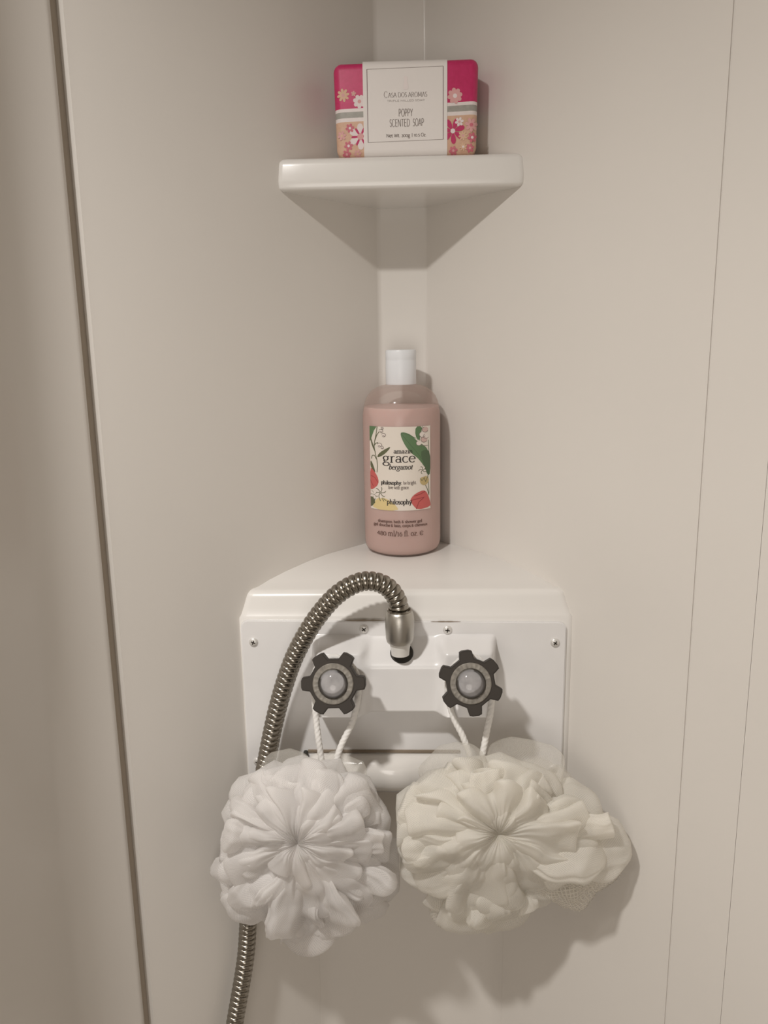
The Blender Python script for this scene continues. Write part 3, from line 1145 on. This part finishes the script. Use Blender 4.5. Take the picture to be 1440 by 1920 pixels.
multi_patch([AR(x, y, r, r * 0.9, 0, 330, 10) for x, y, r in (fl1[0], fl1[4])], NP(2), M['petal_blush'], label, 'printed_blossom')
line_art([AR(x, y, r, r * 0.9, 30, 250, 10) for x, y, r in fl1] + [[(650, 240), (690, 250), (740, 250)]], 6, NP(3), M['ink_soft'], label, 'printed_outline')
multi_patch(petals(668, 560, 6, 48, 5, 17, 0.4), NP(2), M['petal_white'], label, 'printed_blossom')
line_art([q[:6] for q in petals(668, 560, 6, 48, 5, 17, 0.4)], 7, NP(3), M['leaf_olive'], label, 'printed_outline')
patch(smooth_poly([(640, 660), (680, 650), (720, 640), (752, 690), (735, 740), (690, 765), (645, 740), (632, 700)], 1), NP(2), M['bud_yellow'], label, 'printed_bud')
line_art([[(640, 665), (660, 700), (690, 660), (705, 720), (735, 650)], [(705, 760), (730, 820), (748, 900)]], 7, NP(3), M['leaf_olive'], label, 'printed_outline')
patch(smooth_poly([(0, 535), (40, 560), (95, 640), (112, 710), (92, 760), (52, 800), (8, 830), (0, 800)], 1), NP(2), M['tulip_red'], label, 'printed_tulip')
line_art([[(5, 640), (60, 660), (100, 720)], [(0, 700), (40, 780)]], 7, NP(3), M['tulip_dark'], label, 'printed_outline')
patch(smooth_poly([(505, 945), (545, 880), (640, 828), (705, 830), (742, 905), (768, 1000), (768, 1050), (600, 1073), (545, 1010)], 1), NP(2), M['tulip_red'], label, 'printed_tulip')
line_art([[(510, 945), (590, 930), (690, 915), (620, 970), (585, 1060)], [(560, 890), (640, 870), (700, 840)]], 9, NP(3), M['tulip_dark'], label, 'printed_outline')
patch(smooth_poly(clampl([(25, 1080), (45, 985), (95, 920), (190, 915), (270, 960), (330, 1010), (365, 1090)]), 1), NP(1), M['lemon'], label, 'printed_lemon')
multi_patch(petals(130, 850, 8, 78, 6, 26, 0.5) + petals(45, 885, 5, 55, 5, 20, 0.1), NP(2), M['petal_white'], label, 'printed_lily', lambda i: lab(1.50 + i * 0.01))
line_art([q[1:6] for q in petals(130, 850, 8, 78, 6, 26, 0.5)] + [q[1:6] for q in petals(45, 885, 5, 55, 5, 20, 0.1)] + [[(110, 910), (130, 960)], [(60, 930), (45, 985)], [(150, 920), (175, 960)], [(170, 925), (205, 950)]], 9, NP(3), M['leaf_olive'], label, 'printed_outline')
patch([(0, 905), (40, 930), (60, 990), (20, 1040), (0, 1050)], NP(1), M['leaf_olive'], label, 'printed_leaf')

T3 = flipy(lab(2.1))
T0 = flipy(lab(-1.6))
lettering('amazin', 308, 545, -334, 38, 10, 5, T3, M['ink'], label)
lettering('grace', 166, 580, -450, 80, 17, 7, T3, M['ink'], label)
lettering('bergamot', 240, 540, -540, 42, 10, 5, T3, M['ink'], label, shear=0.28)
lettering('philosophy:', 142, 408, -735, 32, 10, 7, T3, M['ink'], label)
lettering('be bright.', 424, 592, -733, 28, 6, 4, T3, M['ink_soft'], label)
lettering('live with grace.', 232, 498, -793, 28, 6, 4, T3, M['ink_soft'], label)
lettering('philosophy', 212, 530, -990, 42, 11, 6, T3, M['ink'], label)
lettering('shampoo, bath & shower gel', 88, 662, -1238, 23, 8, 6, T0, M['ink_brown'], shell)
lettering('gel douche & bain, corps & cheveux', 32, 730, -1290, 23, 8, 6, T0, M['ink_brown'], shell)
lettering('480 ml/16 fl. oz. \u212e', 74, 682, -1412, 46, 10, 6, T0, M['ink_brown'], shell)

# ------------------------------------------------------------------ soap
SX, SY, SZ = 0.0078, 0.6675, zs
hwS, hS, dS, rS = 0.0556, 0.0692, 0.0345, 0.0058
soap = thing('soap_box', 'pink floral wrapped bar of soap with white paper sleeve on the top shelf', 'soap', (SX, SY + dS / 2, SZ))
bm = rbox(-hwS, hwS, -dS / 2, dS / 2, 0.0, hS, rS, 5)
for v in bm.verts:                                  # lower corners tuck in a little, wrapper slightly uneven
    if v.co.z < 0.02:
        v.co.x *= 1 - 0.035 * ((0.02 - v.co.z) / 0.02) ** 1.5
    if v.co.x < -0.04:
        v.co.z -= 0.0015 * sstep(-0.04, -0.056, v.co.x) * (v.co.z / hS)
from_bm('wrapper', bm, M['wrapper'], soap, True, 60)
wrap = [c for c in soap.children if c.name.startswith('wrapper')][0]


def front(layer):
    """soap face: x, z in millimetres from the bottom centre"""
    def f(x, z):
        x, z = x / 1000, z / 1000
        d = max(0.0, abs(x) - (hwS - rS))
        e = max(0.0, rS - z, z - (hS - rS))
        q = min(rS, math.hypot(d, e))
        y = -dS / 2 + rS - math.sqrt(max(0, rS * rS - q * q))
        return Vector((x, y - 0.00012 - 0.00015 * layer, z))
    return f


FLN = 0


def flower(cx, cz, r, n, mp, mc, rot=0.2, wid=None, rc=None):
    global FLN
    FLN += 1
    multi_patch(petals(cx, cz, r * 0.15, r, n, wid or r * 2.1 / n, rot), None, M[mp], wrap, 'printed_flower', lambda i: front(FLN * 0.10 + i * 0.012))
    multi_patch([AR(cx, cz, rc or r * 0.28, rc or r * 0.28, 0, 330, 10)], front(FLN * 0.10 + 0.098), M[mc], wrap, 'flower_centre')


flower(-48.2, 45.0, 4.9, 8, 'soap_peach', 'soap_blush')
flower(-40.2, 46.0, 2.0, 5, 'soap_blush', 'soap_peach')
flower(-35.8, 40.3, 5.0, 7, 'soap_white', 'soap_blush', wid=1.9)
flower(37.6, 42.5, 5.8, 8, 'soap_blush', 'soap_white', wid=2.0)
flower(-35.5, 15.2, 9.6, 6, 'soap_white', 'soap_blush', 0.55, 2.9, 2.6)
flower(-35.5, 15.2, 7.2, 6, 'soap_magenta', 'soap_blush', 0.05, 1.1, 2.4)
flower(-43.6, 21.4, 3.5, 6, 'soap_pink', 'soap_white')
flower(-44.9, 8.6, 3.6, 6, 'soap_pink', 'soap_white')
flower(-46.5, 2.6, 3.4, 6, 'soap_pink', 'soap_blush')
flower(-38.0, 2.8, 3.0, 6, 'soap_blush', 'soap_peach')
flower(-50.0, 16.0, 3.5, 6, 'soap_blush', 'soap_peach')
flower(36.0, 17.5, 9.5, 7, 'soap_magenta', 'soap_white', 0.3, 2.4, 1.8)
flower(41.0, 24.0, 3.4, 6, 'soap_white', 'soap_blush')
flower(50.3, 21.6, 5.2, 7, 'soap_blush', 'soap_pink')
flower(51.0, 12.6, 3.8, 6, 'soap_pink', 'soap_white')
flower(49.3, 5.0, 3.4, 6, 'soap_pink', 'soap_blush')
flower(36.4, 3.4, 3.4, 6, 'soap_pink', 'soap_blush')
flower(43.8, 14.0, 3.6, 8, 'soap_peach', 'soap_blush')
flower(44.0, 6.0, 3.0, 8, 'soap_peach', 'soap_white')

# paper sleeve wrapped right round the bar
sx0, sx1 = -0.0329, 0.0317
eS = 0.0005
prof = []
for (cy, cz, a0) in ((-dS / 2 + rS, hS - rS, PI / 2), (-dS / 2 + rS, rS, PI), (dS / 2 - rS, rS, 1.5 * PI), (dS / 2 - rS, hS - rS, 0)):
    for i in range(7):
        a = a0 + PI / 2 * i / 6
        prof.append((cy + (rS + eS) * math.cos(a), cz + (rS + eS) * math.sin(a)))
n = len(prof)
V, F = [], []
for x in (sx0, sx1):
    for (y, z) in prof:
        V.append((x, y, max(z, 0.0)))
for x in (sx0, sx1):
    for (y, z) in prof:
        V.append((x, y * 0.97, 0.0006 + z * 0.975))
for i in range(n):
    j = (i + 1) % n
    F.append((i, j, n + j, n + i))
    F.append((i, 2 * n + i, 2 * n + j, j))
    F.append((n + i, n + j, 3 * n + j, 3 * n + i))
sleeve = mesh('paper_sleeve', V, F, M['sleeve_paper'], soap, True, 50)


def slv(layer):
    def f(x, z):
        return Vector((x / 1000, -dS / 2 - eS - 0.00015 - 0.00010 * layer, z / 1000))
    return f


S1 = slv(0)
bx = (-29.6, 28.6, 10.6, 62.6)
for ln, w_, m_ in (([(bx[0], bx[2]), (bx[0], bx[3])], 0.42, 'border_line'), ([(bx[1], bx[2] + 1.0), (bx[1], bx[3] + 0.8)], 0.42, 'border_line'),
                   ([(bx[0], bx[3]), (bx[1], bx[3] + 0.8)], 0.25, 'ink_soft'), ([(bx[0], bx[2]), (bx[1], bx[2] + 1.0)], 0.25, 'ink_soft')):
    line_art([ln], w_, S1, M[m_], sleeve, 'printed_border')
# pale standing vase-like emblem above the name
patch(smooth_poly([(-0.9, 57.5), (0.9, 57.5), (1.6, 55.5), (0.9, 54), (2.2, 50), (1.6, 47.6), (-1.6, 47.6), (-2.0, 50), (-0.9, 54), (-1.4, 55.5)], 1), S1, M['emblem_pale'], sleeve, 'printed_emblem')
lettering('C', -17.0, -13.6, 42.4, 3.0, 0.36, 0.16, S1, M['ink_soft'], sleeve)
lettering('ASA DOS AROMAS', -13.6, 16.4, 42.5, 2.3, 0.34, 0.15, S1, M['ink_soft'], sleeve)
lettering('TRIPLE MILLED SOAP', -14.6, 14.4, 39.3, 0.9, 0.16, 0.12, S1, M['ink_soft'], sleeve, sans=True)
lettering('POPPY', -5.8, 5.2, 28.8, 3.7, 0.40, 0.36, S1, M['ink_soft'], sleeve, sans=True)
lettering('SCENTED', -12.8, 3.0, 21.6, 3.7, 0.40, 0.36, S1, M['ink_soft'], sleeve, sans=True)
lettering('SOAP', 5.2, 13.8, 21.7, 3.7, 0.40, 0.36, S1, M['ink_soft'], sleeve, sans=True)
lettering('Net Wt. 300g', -15.4, 3.0, 14.0, 1.7, 0.42, 0.32, S1, M['ink_soft'], sleeve, sans=True)
lettering('| 10.5 Oz.', 4.2, 15.6, 14.1, 1.7, 0.40, 0.30, S1, M['ink_soft'], sleeve, sans=True)


# ------------------------------------------------------------------ mesh bath puffs
def ylimit(x, z):
    """how far back netting may go before it meets the plate, the bar, the wall or the corner"""
    wall = YC - (abs(x - AX) - HC) / TANA - 0.005
    lim = min(wall, 0.668)
    hx = -0.0984 - (1.1157 - z) * 0.185          # the hose runs behind the white puff
    if abs(x - hx) < 0.034 and z > 0.86:
        lim = min(lim, 0.5765 + 0.9 * max(0.0, abs(x - hx) - 0.012))
    if z > 1.012 and -0.14 < x < 0.14:
        lim = min(lim, 0.606)
        if z > 1.026 and -0.086 < x < 0.052:
            lim = min(lim, 0.592)
    return lim


def ruffle(B, T, width, bulge, roll, seed, m, parent, org, mouth=False, thick=0.5, zoff=0.0, xlim=None):
    rnd = random.Random(seed)
    B, T = Vector(B), Vector(T)
    C = (B + T) / 2 + Vector((rnd.uniform(-.004, .004), -bulge, zoff + rnd.uniform(-.003, .003)))
    ns, nt = 26, 44
    kp = rnd.choice((6, 7, 8, 9))
    ph = rnd.uniform(0, 6.28)
    amp = rnd.uniform(0.07, 0.14)
    verts, uvs = [], []
    L = (C - B).length + (T - C).length
    rows = []
    stations = [i / ns for i in range(ns + 1)]
    if mouth:
        stations = [i / ns for i in range(ns - 1)]
    extra = [(0.955, 0.93), (0.93, 0.84), (0.86, 0.76), (0.72, 0.66), (0.60, 0.50)] if mouth else []
    for s, inner in [(s, None) for s in stations] + extra:
        P = B * (1 - s) ** 2 + C * 2 * s * (1 - s) + T * s * s
        t = ((C - B) * (1 - s) + (T - C) * s).normalized()
        side = t.cross(Vector((0, -1, 0)))
        if side.length < 0.2:
            side = t.cross(Vector((0.3, -0.2, 1)))
        side.normalize()
        nrm = side.cross(t).normalized()
        side, nrm = side * math.cos(roll) + nrm * math.sin(roll), nrm * math.cos(roll) - side * math.sin(roll)
        if s < 0.72:
            a = 0.20 + 0.80 * math.sin(PI / 2 * (s / 0.72)) ** 1.2
        else:
            q = (s - 0.72) / 0.28
            a = math.sqrt(max(0.0, 1 - q * q)) if not mouth else 1.0 - 0.10 * q
        a = max(a, 0.02)
        if inner:
            a *= inner
        for k in range(nt):
            th = 2 * PI * k / nt
            pl_ = 1 + amp * (1 - 0.8 * s) * math.cos(kp * th + ph + 0.8 * s) + 0.025 * math.cos(13 * th + ph * 2)
            rad = width / 2 * a * pl_
            p = P + side * (rad * math.cos(th)) + nrm * (rad * thick * math.sin(th))
            nz = noise.noise_vector(p * 55 + Vector((seed * 3.1, 0, 0)))
            n2 = noise.noise_vector(p * 140 + Vector((0, seed * 1.7, 0)))
            p = p + nz * 0.0045 * min(1, s * 1.6) + n2 * 0.0006
            if xlim:
                q = (p.x - xlim[0]) * xlim[1]
                if q < 0:
                    p.x -= q * 0.8 * xlim[1]
            lim = ylimit(p.x, p.z)
            if p.y > lim:
                p.y = lim - 0.0005 + 0.0004 * math.sin(k)
            verts.append(p - Vector(org))
            uvs.append((th / (2 * PI) * width * 2.2, s * L))
        rows.append(1)
    nr = len(rows)
    faces = []
    for i in range(nr - 1):
        for k in range(nt):
            k2 = (k + 1) % nt
            faces.append((i * nt + k, i * nt + k2, (i + 1) * nt + k2, (i + 1) * nt + k))
    if not mouth:
        faces.append(tuple((nr - 1) * nt + k for k in range(nt)))
    me = bpy.data.meshes.new('ruffle')
    me.from_pydata([tuple(v) for v in verts], [], faces)
    me.update()
    uvl = me.uv_layers.new(name='UVMap')
    circ = width * 2.2
    for poly in me.polygons:
        poly.use_smooth = True
        us = [uvs[v][0] for v in poly.vertices]
        wrap_ = max(us) - min(us) > circ * 0.6
        for li, vi in zip(poly.loop_indices, poly.vertices):
            u, v = uvs[vi]
            if wrap_ and u < circ * 0.3:
                u += circ
            uvl.data[li].uv = (u, v)
    return link('ruffle', me, m, parent)


def fan(c, a0, a1, rfun, k, yc, yt, bulge, nfl, amp, seed, m, parent, org, xlim):
    """fluted sheet of netting gathered at c, its doubled rim curling over"""
    rnd = random.Random(seed)
    ph, ph2 = rnd.uniform(0, 6.28), rnd.uniform(0, 6.28)
    nt = 84
    st = [(i / 20, 0.0) for i in range(21)] + [(1.015, 0.0025), (1.0, 0.005), (0.95, 0.0065), (0.86, 0.0070)]
    verts, uvs = [], []
    cx, cz = c
    for s, curl in st:
        for i in range(nt + 1):
            t = i / nt
            a = a0 + (a1 - a0) * t
            wv = nfl * (a - a0) + ph + 0.8 * math.sin(2.3 * a + ph2)
            edge = min(1.0, min(t, 1 - t) * 7)
            q = s ** 1.25
            aa = a + 0.10 * q * math.sin(wv + 1.2) * edge
            r = rfun(a) * k * s * (1 + 0.05 * math.sin(3 * a + ph) + 0.035 * math.cos(wv) * s) * (0.86 + 0.14 * edge)
            y = yc + (yt - yc) * s - bulge * math.sin(PI * min(1, s) ** 0.9) * (0.5 + 0.5 * edge) - amp * q * math.cos(wv) + 0.0009 * (1 - s) * math.cos(34 * a + ph) * min(1, s * 6) + curl + 0.006 * (1 - edge) * s
            z0 = cz + r * math.sin(aa)
            y += 0.020 * sstep(1.030, 0.950, z0)
            p = Vector((cx + r * math.cos(aa), y, z0 + 0.70 * (0.560 - y)))
            nz = noise.noise_vector(p * 48 + Vector((seed * 2.3, 0, 0)))
            p += nz * 0.0045 * min(1, s * 1.5)
            g = (p.x - xlim[0]) * xlim[1]
            if g < 0:
                p.x -= g * 0.8 * xlim[1]
            p.y = min(p.y, ylimit(p.x, p.z) - 0.001)
            verts.append(p - Vector(org))
            uvs.append((t * (a1 - a0) * 0.09, s * 0.07 + curl))
    w = nt + 1
    faces = [(j * w + i, j * w + i + 1, (j + 1) * w + i + 1, (j + 1) * w + i) for j in range(len(st) - 1) for i in range(nt)]
    me = bpy.data.meshes.new('ruffle')
    me.from_pydata([tuple(v) for v in verts], [], faces)
    me.update()
    uvl = me.uv_layers.new(name='UVMap')
    for poly in me.polygons:
        poly.use_smooth = True
        for li, vi in zip(poly.loop_indices, poly.vertices):
            uvl.data[li].uv = uvs[vi]
    return link('ruffle', me, m, parent)


def core(c, rx, ry, rz, m, parent, org):
    bm = bmesh.new()
    bmesh.ops.create_icosphere(bm, subdivisions=4, radius=1.0)
    for v in bm.verts:
        d = v.co.normalized()
        k = 1 + 0.22 * noise.noise(d * 3.5)
        p = Vector(c) + Vector((d.x * rx, d.y * ry, d.z * rz)) * k
        p.y = min(p.y, ylimit(p.x, p.z) - 0.002)
        v.co = p - Vector(org)
    return from_bm('core', bm, m, parent, True, 80)


def puff(name, label, center, tips, mats, cord_pts, seed, opens=(), mouths=(), n1=15, n2=10, n3=5, xlim=None, sheer=()):
    org = (center[0], 0.575, center[1])
    root = thing(name, label, 'bath sponge', org, 'mesh bath puffs hanging from the faucet knobs')
    rnd = random.Random(seed)
    cx, cz = center
    Y0 = 0.560
    moved, deep = [], []
    for (x, z, w) in tips:                 # the lower folds hang back towards the wall
        Yt = min(Y0 + 0.022 * sstep(1.03, 0.95, z), ylimit(x, z) - 0.010)
        f = Yt / Y0
        moved.append((0.0103 + (x - 0.0103) * f, 1.4 + (z - 1.4) * f, w * f))
        deep.append(Yt)
    tips = moved

    def lift(Y, z):
        return z + 0.70 * (Y0 - Y)        # the rosette leans back towards the viewer's eye line
    core((cx, 0.566, cz), 0.040, 0.030, 0.040, M['net_core'], root, org)
    # back layer: outline folds
    for i, (x, z, w) in enumerate(tips):
        back = deep[i] - Y0
        Yt = deep[i] + rnd.uniform(-0.003, 0.003)
        b = (cx + (x - cx) * 0.12, 0.560, cz + (z - cz) * 0.12)
        m = mats[1] if i in opens else mats[0]
        ruffle(b, (x, Yt, z), w * 1.18, 0.016, rnd.uniform(-0.35, 0.35), seed * 100 + i, m, root, org, i in mouths, 0.42, xlim=xlim)
        # a second, shorter fold in front of each outline fold
        if i in opens:
            continue
        k = rnd.uniform(0.78, 0.9)
        x2, z2 = cx + (x - cx) * k + rnd.uniform(-.008, .008), cz + (z - cz) * k + rnd.uniform(-.008, .008)
        Yt = 0.547 + back * 0.9 + rnd.uniform(-0.006, 0.006)
        ruffle((cx, 0.552, lift(0.552, cz)), (x2, min(Yt, ylimit(x2, z2) - 0.02), lift(Yt, z2) - 0.70 * (Y0 - deep[i])), w * rnd.uniform(0.95, 1.25), 0.018, rnd.uniform(-0.9, 0.9), seed * 100 + 40 + i, mats[0], root, org, rnd.random() < 0.10, rnd.uniform(0.28, 0.42), xlim=xlim)

    def radius(a):
        num = den = 0.0
        for x, z, w in tips:
            b = math.atan2(z - cz, x - cx)
            d = abs((a - b + PI) % (2 * PI) - PI)
            g = math.exp(-(d / 0.16) ** 2) + 1e-6
            num += g * math.hypot(x - cx, z - cz)
            den += g
        return num / den
    # gathered fluted sheets in front, from the widest at the back to the smallest
    q = 0
    for layer, (nf, k, yc, yt, span, bl, nfl, amp) in enumerate(((5, 0.86, 0.540, 0.543, 1.75, 0.013, 10.0, 0.0062), (5, 0.72, 0.535, 0.534, 1.8, 0.012, 9.5, 0.0062), (4, 0.55, 0.531, 0.528, 2.0, 0.010, 8.5, 0.0055), (3, 0.36, 0.529, 0.524, 1.9, 0.007, 7.5, 0.0042))):
        for i in range(nf):
            a = 2 * PI * (i + 0.45 * layer + rnd.uniform(-0.28, 0.28)) / nf
            fan((cx, cz), a - span / 2, a + span / 2, radius, k * rnd.uniform(0.86, 1.10), yc, yt + rnd.uniform(-0.004, 0.004), bl, nfl * rnd.uniform(0.85, 1.2), amp * rnd.uniform(0.8, 1.25), seed * 100 + 300 + q, mats[0], root, org, xlim)
            q += 1
    # a few loose loops among them
    for i in range(11):
        a = 2 * PI * (i + rnd.uniform(-0.3, 0.3)) / 11
        r = radius(a) * rnd.uniform(0.66, 0.92)
        x, z = cx + r * math.cos(a), cz + r * math.sin(a)
        Yt = 0.536 + rnd.uniform(-0.004, 0.008) + 0.018 * sstep(1.03, 0.95, z)
        Yb = Yt + 0.004
        ruffle((cx + (x - cx) * 0.5, Yb, lift(Yb, cz + (z - cz) * 0.5)), (x, Yt, lift(Yt, z)), rnd.uniform(0.022, 0.034), 0.006, rnd.uniform(-0.6, 0.6), seed * 100 + 200 + i, mats[0], root, org, i % 3 == 0, rnd.uniform(0.4, 0.6), xlim=xlim)
    for i, (x, y, z, w) in enumerate(sheer):
        ruffle((cx + (x - cx) * 0.2, 0.555, cz + (z - cz) * 0.2), (x, y, z), w, 0.010, 0.2, seed * 100 + 400 + i, M['net_sheer'], root, org, False, 0.25, xlim=xlim)
    pts = catmull(cord_pts, 0.0007)
    R = 0.0025
    c = sweep('cord', pts, lambda i, s, a: R * (0.86 + 0.16 * abs(math.cos(1.5 * (a - s * 520)))), M['cord'], root, 18, 80)
    off(c, org)
    return root


tipsL = [(-0.1231, 1.0743, 0.0372), (-0.1357, 1.0513, 0.0333), (-0.1411, 1.0162, 0.0338), (-0.1457, 0.9803, 0.0342), (-0.1407, 0.9486, 0.0323), (-0.1197, 0.9503, 0.0301), (-0.0914, 0.9342, 0.041), (-0.0703, 0.918, 0.0195), (-0.0459, 0.9333, 0.0388), (-0.0198, 0.9499, 0.0385), (-0.0045, 0.9719, 0.034), (0.0001, 1.0007, 0.0294), (-0.0119, 1.0473, 0.0414), (-0.0259, 1.0723, 0.037), (-0.0503, 1.0844, 0.0369), (-0.0749, 1.088, 0.0369), (-0.0998, 1.0843, 0.0329)]
tipsR = [(-0.0055, 1.0588, 0.0371), (-0.0068, 1.0242, 0.0376), (-0.0029, 0.9959, 0.0358), (0.0041, 0.984, 0.0296), (0.0264, 0.943, 0.0235), (0.0478, 0.9374, 0.0471), (0.0763, 0.9397, 0.0427), (0.0993, 0.9585, 0.0339), (0.1241, 0.9741, 0.0358), (0.1491, 0.9744, 0.0316), (0.165, 0.9926, 0.0397), (0.1763, 1.0161, 0.0456), (0.1545, 1.0472, 0.0493), (0.1275, 1.0616, 0.0286), (0.1047, 1.0818, 0.0448), (0.0762, 1.0906, 0.0447), (0.0479, 1.0883, 0.0448), (0.0193, 1.077, 0.041)]
cordL = [(-0.0600, 0.560, 1.0600), (-0.0621, 0.568, 1.0767), (-0.0652, 0.571, 1.104), (-0.0668, 0.573, 1.1264), (-0.0668, 0.574, 1.1485), (-0.0600, 0.574, 1.1600), (-0.0490, 0.574, 1.1640), (-0.0375, 0.574, 1.1570), (-0.0325, 0.573, 1.1420), (-0.0365, 0.572, 1.1153), (-0.0470, 0.569, 1.0928), (-0.0529, 0.565, 1.0744), (-0.0560, 0.558, 1.058)]
cordR = [(0.0600, 0.556, 1.062), (0.0545, 0.566, 1.0807), (0.0477, 0.571, 1.0997), (0.0403, 0.573, 1.1154), (0.0360, 0.574, 1.1353), (0.0385, 0.574, 1.1530), (0.0500, 0.574, 1.1640), (0.0620, 0.574, 1.1600), (0.0690, 0.574, 1.1462), (0.0692, 0.573, 1.122), (0.0655, 0.570, 1.102), (0.0615, 0.565, 1.0794), (0.0610, 0.556, 1.060)]
puff('bath_puff', 'round white mesh bath puff hanging from the left faucet knob', (-0.0780, 1.013), tipsL, (M['net_white'], M['net_white']), cordL, 3, (), (2, 6), xlim=(-0.0035, -1), sheer=((-0.0880, 0.570, 1.0900, 0.045), (-0.0400, 0.570, 1.0860, 0.045)))
puff('bath_puff', 'cream mesh bath puff spreading to the right wall, hung from the right faucet knob', (0.0716, 1.022), tipsR, (M['net_cream'], M['net_open']), cordR, 7, (4, 9, 10, 13), (9, 10), xlim=(-0.0035, 1), sheer=((0.1000, 0.575, 1.0960, 0.06), (0.0300, 0.570, 1.0920, 0.055), (0.1220, 0.572, 1.0760, 0.05), (0.1330, 0.580, 1.0640, 0.03)))
